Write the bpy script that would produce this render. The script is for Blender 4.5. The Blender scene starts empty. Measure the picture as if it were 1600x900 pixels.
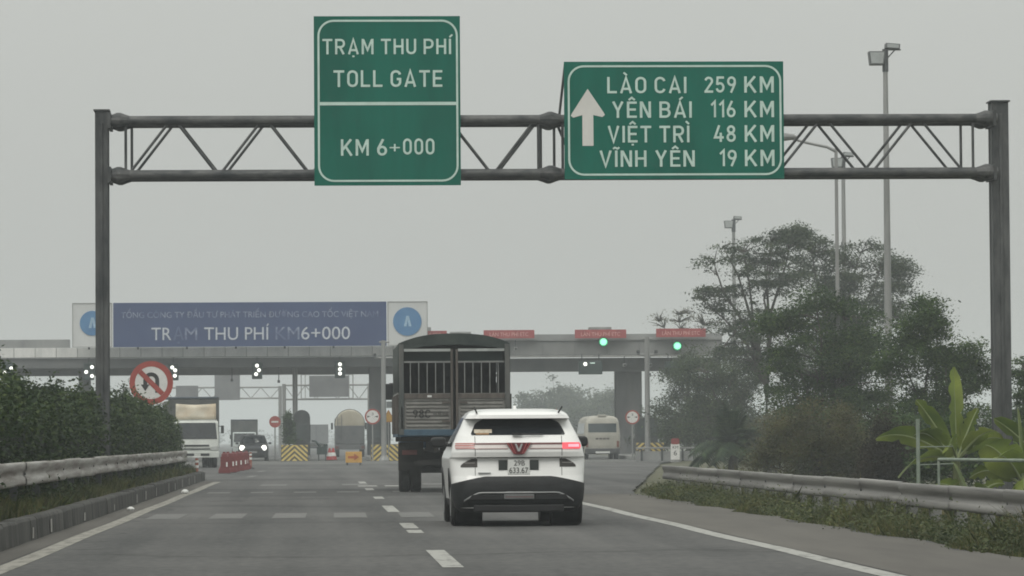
import bpy, bmesh, math, random
import numpy as np
from mathutils import Vector, Matrix, Euler

sc = bpy.context.scene
COL = sc.collection
R = math.radians
PI = math.pi

# ------------------------------------------------------------------ camera
cam_d = bpy.data.cameras.new('camera')
cam = bpy.data.objects.new('camera', cam_d)
COL.objects.link(cam)
cam_d.sensor_width = 36.0
cam_d.lens = 135.0
cam_d.clip_start = 0.1
cam_d.clip_end = 9000
YAW = math.atan(305 / 6000)
PITCH = math.atan(237 / 6000)
cam.matrix_world = (Matrix.Translation((0, 0, 1.19)) @ Matrix.Rotation(-YAW, 4, 'Z')
                    @ Matrix.Rotation(PI / 2 + PITCH, 4, 'X') @ Matrix.Rotation(R(-0.4), 4, 'Z'))
sc.camera = cam

# ------------------------------------------------------------------ world: overcast sky
SUN_EL, SUN_AZ = R(48), R(205)
world = bpy.data.worlds.new('World')
sc.world = world
world.use_nodes = True
wn, wl = world.node_tree.nodes, world.node_tree.links
wn.clear()
w_out = wn.new('ShaderNodeOutputWorld')
w_bg = wn.new('ShaderNodeBackground')
w_sky = wn.new('ShaderNodeTexSky')
w_sky.sky_type = 'NISHITA'
w_sky.sun_disc = False
w_sky.sun_elevation = SUN_EL
w_sky.sun_rotation = SUN_AZ
w_sky.dust_density = 5.0
w_hs = wn.new('ShaderNodeHueSaturation')
w_hs.inputs['Saturation'].default_value = 0.15
w_sc = wn.new('ShaderNodeVectorMath'); w_sc.operation = 'SCALE'; w_sc.inputs['Scale'].default_value = 0.05
w_tc = wn.new('ShaderNodeTexCoord')
w_sep = wn.new('ShaderNodeSeparateXYZ')
w_mx = wn.new('ShaderNodeMath'); w_mx.operation = 'MAXIMUM'; w_mx.inputs[1].default_value = 0.0
w_ov = wn.new('ShaderNodeMath'); w_ov.operation = 'MULTIPLY_ADD'          # overcast sky: brighter towards the zenith
w_ov.inputs[1].default_value = 2.0; w_ov.inputs[2].default_value = 1.0
w_cl = wn.new('ShaderNodeVectorMath'); w_cl.operation = 'SCALE'
w_cl.inputs[0].default_value = (0.468, 0.480, 0.456)
w_nz = wn.new('ShaderNodeTexNoise'); w_nz.inputs['Scale'].default_value = 2.2; w_nz.inputs['Detail'].default_value = 4
w_nm = wn.new('ShaderNodeMapRange')
w_nm.inputs['To Min'].default_value = 0.94; w_nm.inputs['To Max'].default_value = 1.06
w_mul = wn.new('ShaderNodeMath'); w_mul.operation = 'MULTIPLY'
w_mix = wn.new('ShaderNodeMix'); w_mix.data_type = 'RGBA'; w_mix.inputs['Factor'].default_value = 0.93
wl.new(w_sky.outputs[0], w_hs.inputs['Color'])
wl.new(w_hs.outputs[0], w_sc.inputs[0])
wl.new(w_tc.outputs['Generated'], w_sep.inputs[0])
wl.new(w_sep.outputs['Z'], w_mx.inputs[0])
wl.new(w_mx.outputs[0], w_ov.inputs[0])
wl.new(w_tc.outputs['Generated'], w_nz.inputs['Vector'])
wl.new(w_nz.outputs[0], w_nm.inputs['Value'])
wl.new(w_ov.outputs[0], w_mul.inputs[0])
wl.new(w_nm.outputs[0], w_mul.inputs[1])
wl.new(w_mul.outputs[0], w_cl.inputs['Scale'])
wl.new(w_sc.outputs[0], w_mix.inputs['A'])
wl.new(w_cl.outputs[0], w_mix.inputs['B'])
wl.new(w_mix.outputs['Result'], w_bg.inputs['Color'])
w_bg.inputs['Strength'].default_value = 1.0
wl.new(w_bg.outputs[0], w_out.inputs['Surface'])

sun_d = bpy.data.lights.new('sun', 'SUN')
sun_d.energy = 1.1
sun_d.angle = R(30)
sun_d.color = (1.0, 0.96, 0.90)
sun = bpy.data.objects.new('sun', sun_d)
COL.objects.link(sun)
# sun behind the camera and to the left, veiled by cloud
sdir = Vector((math.sin(SUN_AZ) * math.cos(SUN_EL), math.cos(SUN_AZ) * math.cos(SUN_EL), math.sin(SUN_EL)))
sun.rotation_euler = sdir.to_track_quat('Z', 'Y').to_euler()

sc.view_settings.view_transform = 'Standard'
sc.view_settings.look = 'None'
sc.view_settings.exposure = 0.0
sc.view_settings.gamma = 1.0
sc.view_settings.use_curve_mapping = False
sc.render.engine = 'CYCLES'
sc.cycles.use_denoising = True
sc.cycles.filter_width = 1.8
sc.cycles.max_bounces = 8
sc.cycles.diffuse_bounces = 3
sc.cycles.glossy_bounces = 3
sc.cycles.transmission_bounces = 6
sc.cycles.transparent_max_bounces = 8
sc.cycles.volume_bounces = 1
sc.cycles.sample_clamp_indirect = 6.0

# ------------------------------------------------------------------ materials
MATS = {}


def rgb(c):
    return (c[0], c[1], c[2], 1.0)


def M(name, c, rough=0.6, metal=0.0, var=0.18, scale=4.0, bump=0.0, bscale=40.0, c2=None, streak=None, spec=0.4,
      lo=0.35, hi=0.65, coat=0.0, emit=None, estr=0.0):
    """procedural material: noise-driven colour, fine relief"""
    if name in MATS:
        return MATS[name]
    m = bpy.data.materials.new(name)
    m.use_nodes = True
    n, l = m.node_tree.nodes, m.node_tree.links
    b = n['Principled BSDF']
    b.inputs['Roughness'].default_value = rough
    b.inputs['Metallic'].default_value = metal
    b.inputs['Specular IOR Level'].default_value = spec
    b.inputs['Coat Weight'].default_value = coat
    tc = n.new('ShaderNodeTexCoord')
    mp = n.new('ShaderNodeMapping')
    if streak:
        mp.inputs['Scale'].default_value = streak
    nz = n.new('ShaderNodeTexNoise')
    nz.inputs['Scale'].default_value = scale
    nz.inputs['Detail'].default_value = 7
    nz.inputs['Roughness'].default_value = 0.62
    rp = n.new('ShaderNodeValToRGB')
    rp.color_ramp.elements[0].position = lo
    rp.color_ramp.elements[1].position = hi
    if c2 is None:
        a = [max(0, x * (1 - var)) for x in c]
        d = [min(1, x * (1 + var)) for x in c]
    else:
        a, d = c, c2
    rp.color_ramp.elements[0].color = rgb(a)
    rp.color_ramp.elements[1].color = rgb(d)
    oi = n.new('ShaderNodeObjectInfo')
    om = n.new('ShaderNodeMath'); om.operation = 'MULTIPLY'; om.inputs[1].default_value = 83.0
    l.new(oi.outputs['Random'], om.inputs[0]); l.new(om.outputs[0], mp.inputs['Location'])
    l.new(tc.outputs['Object'], mp.inputs['Vector'])
    l.new(mp.outputs[0], nz.inputs['Vector'])
    l.new(nz.outputs['Fac'], rp.inputs['Fac'])
    l.new(rp.outputs['Color'], b.inputs['Base Color'])
    if bump:
        n2 = n.new('ShaderNodeTexNoise')
        n2.inputs['Scale'].default_value = bscale
        n2.inputs['Detail'].default_value = 5
        bp = n.new('ShaderNodeBump')
        bp.inputs['Strength'].default_value = bump
        bp.inputs['Distance'].default_value = 0.02
        l.new(tc.outputs['Object'], n2.inputs['Vector'])
        l.new(n2.outputs['Fac'], bp.inputs['Height'])
        l.new(bp.outputs[0], b.inputs['Normal'])
    if emit:
        b.inputs['Emission Color'].default_value = rgb(emit)
        b.inputs['Emission Strength'].default_value = estr
    MATS[name] = m
    return m


def M_leaf(name, cols, trans=0.3, rough=0.6):
    if name in MATS:
        return MATS[name]
    m = bpy.data.materials.new(name)
    m.use_nodes = True
    n, l = m.node_tree.nodes, m.node_tree.links
    b = n['Principled BSDF']
    b.inputs['Roughness'].default_value = rough
    b.inputs['Specular IOR Level'].default_value = 0.25
    g = n.new('ShaderNodeNewGeometry')
    rp = n.new('ShaderNodeValToRGB')
    el = rp.color_ramp.elements
    el[0].position = 0.0; el[0].color = rgb(cols[0])
    el[1].position = 1.0; el[1].color = rgb(cols[-1])
    for i, c in enumerate(cols[1:-1]):
        e = el.new((i + 1) / (len(cols) - 1)); e.color = rgb(c)
    l.new(g.outputs['Random Per Island'], rp.inputs['Fac'])
    tc = n.new('ShaderNodeTexCoord')
    nz = n.new('ShaderNodeTexNoise'); nz.inputs['Scale'].default_value = 1.1; nz.inputs['Detail'].default_value = 3
    l.new(tc.outputs['Object'], nz.inputs['Vector'])
    cr = n.new('ShaderNodeValToRGB')  # clump-scale noise puts contrast of lit tops and shadows into the leaf colour
    cr.color_ramp.elements[0].position = .36; cr.color_ramp.elements[0].color = (.55, .60, .60, 1)
    cr.color_ramp.elements[1].position = .66; cr.color_ramp.elements[1].color = (1.55, 1.45, 1.15, 1)
    l.new(nz.outputs['Fac'], cr.inputs['Fac'])
    ml = n.new('ShaderNodeMix'); ml.data_type = 'RGBA'; ml.blend_type = 'MULTIPLY'; ml.inputs['Factor'].default_value = 1
    ml.clamp_result = False
    l.new(rp.outputs[0], ml.inputs['A']); l.new(cr.outputs[0], ml.inputs['B'])
    l.new(ml.outputs['Result'], b.inputs['Base Color'])
    t = n.new('ShaderNodeBsdfTranslucent')
    l.new(ml.outputs['Result'], t.inputs['Color'])
    mx = n.new('ShaderNodeMixShader')
    mx.inputs[0].default_value = trans
    l.new(b.outputs[0], mx.inputs[1]); l.new(t.outputs[0], mx.inputs[2])
    l.new(mx.outputs[0], n['Material Output'].inputs['Surface'])
    MATS[name] = m
    return m


def M_glass(name, c=(0.02, 0.025, 0.03), rough=0.06):
    m = M(name, c, rough=rough, var=0.2, scale=1.5, spec=0.55)
    return m


# ------------------------------------------------------------------ mesh helpers
def link(o, parent=None):
    COL.objects.link(o)
    if parent is not None:
        o.parent = parent
    return o


class MB:
    def __init__(s):
        s.v = []; s.f = []

    def add(s, v, f):
        k = len(s.v)
        s.v.extend([tuple(p) for p in v])
        s.f.extend([tuple(i + k for i in q) for q in f])
        return s

    def box(s, c, d, rot=None):
        x, y, z = d[0] / 2, d[1] / 2, d[2] / 2
        P = [Vector(p) for p in ((-x, -y, -z), (x, -y, -z), (x, y, -z), (-x, y, -z), (-x, -y, z), (x, -y, z), (x, y, z), (-x, y, z))]
        if rot is not None:
            e = Euler(rot).to_matrix()
            P = [e @ p for p in P]
        P = [p + Vector(c) for p in P]
        return s.add(P, [(0, 3, 2, 1), (4, 5, 6, 7), (0, 1, 5, 4), (1, 2, 6, 5), (2, 3, 7, 6), (3, 0, 4, 7)])

    def bb(s, x0, x1, y0, y1, z0, z1):
        return s.box(((x0 + x1) / 2, (y0 + y1) / 2, (z0 + z1) / 2), (x1 - x0, y1 - y0, z1 - z0))

    def tube(s, a, b, r0, r1=None, n=8):
        r1 = r0 if r1 is None else r1
        a, b = Vector(a), Vector(b)
        q = (b - a).to_track_quat('Z', 'Y').to_matrix()
        P = []
        for p, r in ((a, r0), (b, r1)):
            for i in range(n):
                t = 2 * PI * i / n
                P.append(p + q @ Vector((math.cos(t) * r, math.sin(t) * r, 0)))
        F = [(i, (i + 1) % n, n + (i + 1) % n, n + i) for i in range(n)]
        F += [tuple(range(n - 1, -1, -1)), tuple(range(n, 2 * n))]
        return s.add(P, F)

    def path(s, pts, rs, n=6):
        pts = [Vector(p) for p in pts]
        P = []
        for i, p in enumerate(pts):
            d = pts[min(i + 1, len(pts) - 1)] - pts[max(i - 1, 0)]
            q = d.to_track_quat('Z', 'Y').to_matrix()
            for j in range(n):
                t = 2 * PI * j / n
                P.append(p + q @ Vector((math.cos(t) * rs[i], math.sin(t) * rs[i], 0)))
        F = []
        for i in range(len(pts) - 1):
            for j in range(n):
                F.append((i * n + j, i * n + (j + 1) % n, (i + 1) * n + (j + 1) % n, (i + 1) * n + j))
        F += [tuple(range(n - 1, -1, -1)), tuple(range((len(pts) - 1) * n, len(pts) * n))]
        return s.add(P, F)

    def prism(s, poly, y0, y1):
        """polygon in XZ extruded along Y"""
        n = len(poly)
        P = [(p[0], y0, p[1]) for p in poly] + [(p[0], y1, p[1]) for p in poly]
        F = [tuple(range(n)), tuple(range(2 * n - 1, n - 1, -1))]
        F += [((i + 1) % n, i, n + i, n + (i + 1) % n) for i in range(n)]
        return s.add(P, F)

    def prism_x(s, poly, x0, x1):
        """polygon in YZ extruded along X"""
        n = len(poly)
        P = [(x0, p[0], p[1]) for p in poly] + [(x1, p[0], p[1]) for p in poly]
        F = [tuple(range(n - 1, -1, -1)), tuple(range(n, 2 * n))]
        F += [(i, (i + 1) % n, n + (i + 1) % n, n + i) for i in range(n)]
        return s.add(P, F)

    def lathe(s, prof, n=16, c=(0, 0, 0), axis='Z'):
        P = []
        for r, z in prof:
            for i in range(n):
                t = 2 * PI * i / n
                x, y = r * math.cos(t), r * math.sin(t)
                if axis == 'Z': p = (x, y, z)
                elif axis == 'X': p = (z, x, y)
                else: p = (x, z, -y)
                P.append((p[0] + c[0], p[1] + c[1], p[2] + c[2]))
        F = []
        for k in range(len(prof) - 1):
            for i in range(n):
                F.append((k * n + i, k * n + (i + 1) % n, (k + 1) * n + (i + 1) % n, (k + 1) * n + i))
        F += [tuple(range(n - 1, -1, -1)), tuple(range((len(prof) - 1) * n, len(prof) * n))]
        return s.add(P, F)

    def grid(s, rows):
        nr, nc = len(rows), len(rows[0])
        P = [p for r in rows for p in r]
        F = [(i * nc + j, i * nc + j + 1, (i + 1) * nc + j + 1, (i + 1) * nc + j) for i in range(nr - 1) for j in range(nc - 1)]
        return s.add(P, F)

    def mesh(s, name, mat, smooth=False):
        me = bpy.data.meshes.new(name)
        me.from_pydata(s.v, [], s.f)
        me.validate()
        bm = bmesh.new(); bm.from_mesh(me)
        bmesh.ops.recalc_face_normals(bm, faces=bm.faces)
        bm.to_mesh(me); bm.free()
        if mat: me.materials.append(mat)
        if smooth:
            me.polygons.foreach_set('use_smooth', [True] * len(me.polygons))
        return me

    def build(s, name, mat, parent=None, smooth=False, bevel=0.0, seg=2, loc=None, sharp=35):
        me = s.mesh(name, mat, smooth)
        o = link(bpy.data.objects.new(name, me), parent)
        if loc: o.location = loc
        if smooth and sharp:
            try: me.set_sharp_from_angle(angle=R(sharp))
            except Exception: pass
        if bevel:
            b = o.modifiers.new('bevel', 'BEVEL'); b.width = bevel; b.segments = seg; b.limit_method = 'ANGLE'
        return o


def tag(o, label=None, cat=None, group=None, kind=None):
    if label: o['label'] = label
    if cat: o['category'] = cat
    if group: o['group'] = group
    if kind: o['kind'] = kind
    return o


def thing(name, label, cat, loc=(0, 0, 0), rotz=0.0, group=None):
    o = bpy.data.objects.new(name, None)
    COL.objects.link(o)
    o.location = loc
    o.rotation_euler = (0, 0, rotz)
    o.empty_display_size = 0.3
    return tag(o, label, cat, group)


def copy_part(src, parent, loc=None, rot=None):
    c = src.copy(); COL.objects.link(c); c.parent = parent
    if loc is not None: c.location = loc
    if rot is not None: c.rotation_euler = rot
    return c


def dup(root, loc, rotz=0.0, label=None):
    r = root.copy(); COL.objects.link(r); r.location = loc; r.rotation_euler = (0, 0, rotz)
    if label: r['label'] = label
    for ch in list(root.children):
        c = ch.copy(); COL.objects.link(c); c.parent = r
        for g in list(ch.children):
            d = g.copy(); COL.objects.link(d); d.parent = c
    return r


def raw_mesh(name, V, F4, mat, parent=None, smooth=False):
    """fast mesh from numpy arrays: V (n,3), F (m,k)"""
    me = bpy.data.meshes.new(name)
    k = F4.shape[1]
    me.vertices.add(len(V)); me.vertices.foreach_set('co', V.astype(np.float32).ravel())
    me.loops.add(F4.size); me.loops.foreach_set('vertex_index', F4.astype(np.int32).ravel())
    me.polygons.add(len(F4))
    me.polygons.foreach_set('loop_start', np.arange(0, F4.size, k, dtype=np.int32))
    me.update(calc_edges=True); me.validate()
    me.materials.append(mat)
    return link(bpy.data.objects.new(name, me), parent)


# ---- lettering
_cap = None


def text_raw(s, off=0.0, ext=0.0):
    cu = bpy.data.curves.new('lettering', 'FONT')
    cu.body = s; cu.size = 1.0; cu.resolution_u = 4; cu.offset = off; cu.extrude = ext
    o = bpy.data.objects.new('lettering', cu)
    COL.objects.link(o)
    dg = bpy.context.evaluated_depsgraph_get()
    me = bpy.data.meshes.new_from_object(o.evaluated_get(dg))
    bpy.data.objects.remove(o); bpy.data.curves.remove(cu)
    return me


def lettering(s, x0, x1, z0, z1, y, mat, parent, thick=0.01, off=0.0, name='lettering'):
    """text whose capitals fill x0..x1 and z0..z1, facing -Y at depth y"""
    global _cap
    if _cap is None:
        h = text_raw('H')
        zs = [v.co.y for v in h.vertices]; _cap = (min(zs), max(zs))
        bpy.data.meshes.remove(h)
    me = text_raw(s, 0.0, 0.02)
    xs = [v.co.x for v in me.vertices]
    sx = (x1 - x0) / (max(xs) - min(xs)); mn = min(xs)
    sz = (z1 - z0) / (_cap[1] - _cap[0])
    for v in me.vertices:
        c = v.co.copy()
        v.co = ((c.x - mn) * sx + x0, y - (c.z / 0.02 + 1) * 0.5 * thick, (c.y - _cap[0]) * sz + z0)
    me.materials.clear(); me.materials.append(mat)
    me.name = name
    bm = bmesh.new(); bm.from_mesh(me); bmesh.ops.recalc_face_normals(bm, faces=bm.faces); bm.to_mesh(me); bm.free()
    return link(bpy.data.objects.new(name, me), parent)


# ---- road-sign lettering drawn as strokes (narrow, even weight)
SW = .138
HS = SW / 2


def _arc(cx, cy, rx, ry, a0, a1, n=9):
    return [(cx + rx * math.cos(R(a0 + (a1 - a0) * i / n)), cy + ry * math.sin(R(a0 + (a1 - a0) * i / n))) for i in range(n + 1)]


def _bowl(x, xr, yt, yb, r):
    ry = min(r, (yt - yb) / 2)
    return [(x, yt)] + _arc(xr - r, yt - ry, r, ry, 90, 0, 5) + _arc(xr - r, yb + ry, r, ry, 0, -90, 5) + [(x, yb)]


def _oval(w, y0=0.0, y1=1.0, x0=0.0):
    rx = min(.23, (w - SW) / 2 - .005)
    ry = min(.23, (y1 - y0 - SW) / 2 - .005)
    a, b = x0 + HS, x0 + w - HS
    t, u = y1 - HS, y0 + HS
    return _arc(a + rx, t - ry, rx, ry, 180, 90, 5) + _arc(b - rx, t - ry, rx, ry, 90, 0, 5) + _arc(b - rx, u + ry, rx, ry, 0, -90, 5) + _arc(a + rx, u + ry, rx, ry, -90, -180, 5) + [(a, t - ry)]


def _glyphs():
    G = {}
    w = .62
    L, Rr, T, B = HS, w - HS, 1 - HS, HS
    G['T'] = (w, [[(0, T), (w, T)], [(w / 2, 0), (w / 2, T)]])
    G['R'] = (w, [[(L, 0), (L, 1)], _bowl(L, Rr, T, .47, .21), [(.30, .47), (w - .085, 0)]])
    G['A'] = (.70, [[(.075, 0), (.35, .97), (.625, 0)], [(.17, .27), (.53, .27)]])
    G['M'] = (.74, [[(HS, 0), (HS, 1)], [(.74 - HS, 0), (.74 - HS, 1)], [(HS + .03, .95), (.37, .28), (.74 - HS - .03, .95)]])
    G['H'] = (w, [[(L, 0), (L, 1)], [(Rr, 0), (Rr, 1)], [(L, .51), (Rr, .51)]])
    G['U'] = (w, [[(L, 1), (L, .3)] + _arc(L + .23, B + .23, .23, .23, 180, 270, 5) + _arc(Rr - .23, B + .23, .23, .23, 270, 360, 5) + [(Rr, 1)]])
    G['P'] = (w, [[(L, 0), (L, 1)], _bowl(L, Rr, T, .43, .22)])
    G['I'] = (SW, [[(HS, 0), (HS, 1)]])
    G['O'] = (w, [_oval(w)])
    G['0'] = (.56, [_oval(.56)])
    G['L'] = (.54, [[(L, 1), (L, B), (.54, B)]])
    G['C'] = (w, [_arc(Rr - .23, T - .23, .23, .23, 10, 90, 5) + _arc(L + .23, T - .23, .23, .23, 90, 180, 5) + _arc(L + .23, B + .23, .23, .23, 180, 270, 5) + _arc(Rr - .23, B + .23, .23, .23, 270, 350, 5)])
    G['G'] = (w, [_arc(Rr - .23, T - .23, .23, .23, 10, 90, 5) + _arc(L + .23, T - .23, .23, .23, 90, 180, 5) + _arc(L + .23, B + .23, .23, .23, 180, 270, 5) + _arc(Rr - .23, B + .23, .23, .23, 270, 360, 5) + [(Rr, .47), (.36, .47)]])
    G['E'] = (.55, [[(.55, T), (L, T), (L, B), (.55, B)], [(L, .51), (.50, .51)]])
    G['K'] = (.66, [[(L, 0), (L, 1)], [(L + .03, .36), (.57, 1)], [(.25, .58), (.60, 0)]])
    G['Y'] = (.66, [[(.075, 1), (.33, .44), (.585, 1)], [(.33, 0), (.33, .46)]])
    G['N'] = (w, [[(L, 0), (L, 1)], [(Rr, 0), (Rr, 1)], [(L + .03, .97), (Rr - .03, .03)]])
    G['B'] = (w, [[(L, 0), (L, 1)], _bowl(L, Rr - .03, T, .52, .19), _bowl(L, Rr, .52, B, .22)])
    G['V'] = (.68, [[(.07, 1), (.34, .04), (.61, 1)]])
    G['1'] = (.36, [[(.36 - HS, 0), (.36 - HS, .97), (.06, .74)]])
    G['2'] = (.56, [_arc(.28, .72, .28 - HS, .20, 170, -20, 8) + [(HS + .01, B + .02)], [(0, B), (.56, B)]])
    G['5'] = (.56, [[(.53, T), (.12, T), (.09, .55)] + _arc(.27, .33, .29 - HS, .255, 125, -165, 10)])
    G['9'] = (.56, [_oval(.56, .40, 1.0), [(.56 - HS, .70), (.56 - HS, .55), (.24, 0)]])
    G['6'] = (.56, [_oval(.56, 0, .60), [(HS, .30), (HS, .45), (.34, 1)]])
    G['8'] = (.56, [_oval(.50, .48, 1.0, .03), _oval(.56, 0, .56)])
    G['4'] = (.60, [[(.33, 1), (.07, .27), (.60, .27)], [(.42, 0), (.42, .55)]])
    G['+'] = (.5, [[(0, .45), (.5, .45)], [(.25, .2), (.25, .7)]])
    G['-'] = (.3, [[(0, .45), (.3, .45)]])
    return G


GL = _glyphs()
ACC = {'`': lambda c: [[(c - .13, 1.27), (c + .05, 1.10)]], "'": lambda c: [[(c + .15, 1.27), (c - .03, 1.10)]],
       '^': lambda c: [[(c - .17, 1.09), (c, 1.24), (c + .17, 1.09)]], '~': lambda c: [[(c - .17, 1.10), (c - .07, 1.18), (c + .07, 1.11), (c + .17, 1.19)]],
       '.': lambda c: [[(c - .065, -.13), (c + .065, -.13)]]}
DECOMP = {'À': 'A`', 'Á': "A'", 'Ạ': 'A.', 'Í': "I'", 'Ì': 'I`', 'Ĩ': 'I~', 'Ê': 'E^', 'Ệ': 'E^.'}


def sign_text(s, x0, x1, z0, z1, y, mat, parent, sw=1.0, thick=.006):
    pen = 0.0; strokes = []
    for ch in s:
        if ch == ' ':
            pen += .30; continue
        d = DECOMP.get(ch, ch)
        w, st = GL[d[0]]
        allst = [(p, SW) for p in st]
        for a in d[1:]:
            allst += [(p, SW * .8) for p in ACC[a](w / 2)]
        for p, k in allst:
            strokes.append(([(q[0] + pen, q[1]) for q in p], k))
        pen += w + .17
    W = pen - .17
    kx, kz = (x1 - x0) / W, (z1 - z0)
    mb = MB()
    for i, (p, k) in enumerate(strokes):
        n = len(p); A = []; Bq = []
        closed = (abs(p[0][0] - p[-1][0]) < 1e-6 and abs(p[0][1] - p[-1][1]) < 1e-6 and n > 4)
        for j in range(n):
            a = p[j - 1] if j > 0 else (p[-2] if closed else p[0])
            b = p[j + 1] if j < n - 1 else (p[1] if closed else p[-1])
            c = p[j]
            d1 = Vector((c[0] - a[0], c[1] - a[1])); d2 = Vector((b[0] - c[0], b[1] - c[1]))
            if d1.length < 1e-6: d1 = d2
            if d2.length < 1e-6: d2 = d1
            d1.normalize(); d2.normalize()
            m = d1 + d2
            if m.length < .2: m = d1
            m.normalize()
            nrm = Vector((-m.y, m.x)); cs = max(.45, nrm.dot(Vector((-d1.y, d1.x))))
            o = nrm * (k * sw / 2 / cs)
            A.append((c[0] + o.x, c[1] + o.y)); Bq.append((c[0] - o.x, c[1] - o.y))
        yo = y - thick - .0007 * (i % 7)
        tr = lambda q, yy: (x0 + q[0] * kx, yy, z0 + q[1] * kz)
        mb.grid([[tr(q, y - .0004) for q in A], [tr(q, yo) for q in A], [tr(q, yo) for q in Bq], [tr(q, y - .0004) for q in Bq]])
    return mb.build('lettering', mat, parent)


def round_rect(x0, x1, z0, z1, r, n=6):
    pts = []
    for cx, cz, a0 in ((x1 - r, z1 - r, 0), (x0 + r, z1 - r, 90), (x0 + r, z0 + r, 180), (x1 - r, z0 + r, 270)):
        for i in range(n + 1):
            a = R(a0 + 90 * i / n)
            pts.append((cx + r * math.cos(a), cz + r * math.sin(a)))
    return pts


def frame_ring(mb, outer, inner, y0, y1):
    n = len(outer)
    P = [(p[0], y0, p[1]) for p in outer] + [(p[0], y0, p[1]) for p in inner] + [(p[0], y1, p[1]) for p in outer] + [(p[0], y1, p[1]) for p in inner]
    F = []
    for i in range(n):
        j = (i + 1) % n
        F += [(i, j, n + j, n + i), (2 * n + i, 3 * n + i, 3 * n + j, 2 * n + j), (i, 2 * n + i, 2 * n + j, j), (n + i, n + j, 3 * n + j, 3 * n + i)]
    return mb.add(P, F)


def disc(cx, cz, r, n=28):
    return [(cx + r * math.cos(2 * PI * i / n), cz + r * math.sin(2 * PI * i / n)) for i in range(n)]


# ---- palette
asphalt_line = M('worn_road_paint', (0.15, 0.15, 0.14), 0.8, var=0.3, c2=(0.31, 0.308, 0.288), scale=3.0, streak=(3, .6, 1), lo=.32, hi=.5)
faint_line = M('faded_road_paint', (0.10, 0.10, 0.097), 0.8, c2=(0.155, 0.154, 0.147), scale=4)
beige_line = M('dirty_edge_paint', (0.12, 0.115, 0.10), 0.85, c2=(0.26, 0.25, 0.22), scale=2.5, streak=(3, .5, 1), lo=.3, hi=.55)
galv = M('weathered_galvanised', (0.13, 0.125, 0.118), 0.6, 0.15, c2=(0.31, 0.30, 0.285), scale=1.6, streak=(1, .12, 5), bump=.2, bscale=30)
galv_dirty = M('rusty_galvanised', (0.14, 0.118, 0.10), 0.6, 0.15, c2=(0.42, 0.41, 0.39), scale=1.8, streak=(1, .2, 5), bump=.25, bscale=30)
gantry_steel = M('dark_weathered_steel', (0.035, 0.039, 0.041), 0.55, 0.25, c2=(0.115, 0.118, 0.118), scale=2.6, streak=(1.6, 1, .5), bump=.15, lo=.36, hi=.72)
chord_steel = M('streaked_chord_steel', (0.03, 0.034, 0.036), 0.55, 0.25, c2=(0.13, 0.13, 0.128), scale=2.6, streak=(.8, 1, 2.0), bump=.15, lo=.36, hi=.70)
sign_green = M('reflective_green', (0.001, 0.118, 0.082), 0.5, var=.16, scale=.8, streak=(1.5, 1, .3), spec=.12)
sign_back = M('sign_back_aluminium', (0.20, 0.22, 0.21), 0.5, .3)
sign_white = M('reflective_white', (0.50, 0.64, 0.58), 0.5, var=.08, scale=3)
arrow_white = M('arrow_pale_sheet', (0.62, 0.61, 0.58), 0.5, var=.05, scale=3)
concrete = M('grey_concrete', (0.19, 0.19, 0.185), 0.85, c2=(0.30, 0.30, 0.29), scale=1.3, streak=(1, 1, .35), bump=.3)
concrete_dk = M('stained_concrete', (0.022, 0.022, 0.02), 0.9, c2=(0.085, 0.083, 0.076), scale=1.8, streak=(1, 1, .4), bump=.4)
concrete_pl = M('pale_panel', (0.52, 0.525, 0.51), 0.6, c2=(0.68, 0.68, 0.66), scale=1.2, streak=(1, 1, .4))
panel_grey = M('grey_cladding', (0.20, 0.205, 0.205), 0.6, c2=(0.29, 0.295, 0.29), scale=.9, streak=(1, 1, .4))
dark_metal = M('dark_painted_steel', (0.05, 0.055, 0.058), 0.6, var=.3, scale=2)
pole_grey = M('galvanised_pole', (0.20, 0.205, 0.20), 0.5, .3, c2=(0.30, 0.30, 0.295), scale=1.5, streak=(1, 1, .2))
black = M('matte_black_plastic', (0.012, 0.013, 0.014), 0.55, var=.3, scale=8)
rubber = M('tyre_rubber', (0.012, 0.012, 0.012), 0.85, c2=(0.03, 0.029, 0.027), scale=6, bump=.2)
glass_dk = M_glass('dark_glass', (0.012, 0.015, 0.018))
white_paint = M('white_car_paint', (0.80, 0.80, 0.785), 0.28, var=.03, scale=1.2, coat=.5)
white_dull = M('dull_white_paint', (0.50, 0.52, 0.50), 0.5, c2=(0.66, 0.67, 0.64), scale=2)
plate_white = M('number_plate_white', (0.66, 0.67, 0.65), 0.5, var=.05)
ink = M('black_lettering', (0.03, 0.03, 0.03), 0.7, var=.2)
red_sign = M('red_sign_enamel', (0.36, 0.028, 0.028), 0.5, var=.15, scale=3)
red_faded = M('faded_red_sheet', (0.26, 0.04, 0.045), 0.6, c2=(0.36, 0.075, 0.075), scale=2)
yellow = M('faded_yellow_paint', (0.50, 0.36, 0.06), 0.6, c2=(0.58, 0.46, 0.16), scale=6)
road_soil = M('roadside_soil', (0.06, 0.055, 0.04), 0.95, c2=(0.11, 0.10, 0.07), scale=1.5, bump=.5, bscale=12)
silver = M('silver_trim', (0.45, 0.46, 0.46), 0.35, .5, var=.08)
bark = M('grey_brown_bark', (0.035, 0.03, 0.025), 0.9, c2=(0.09, 0.08, 0.065), scale=5, streak=(1, 1, .2), bump=.4)

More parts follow.
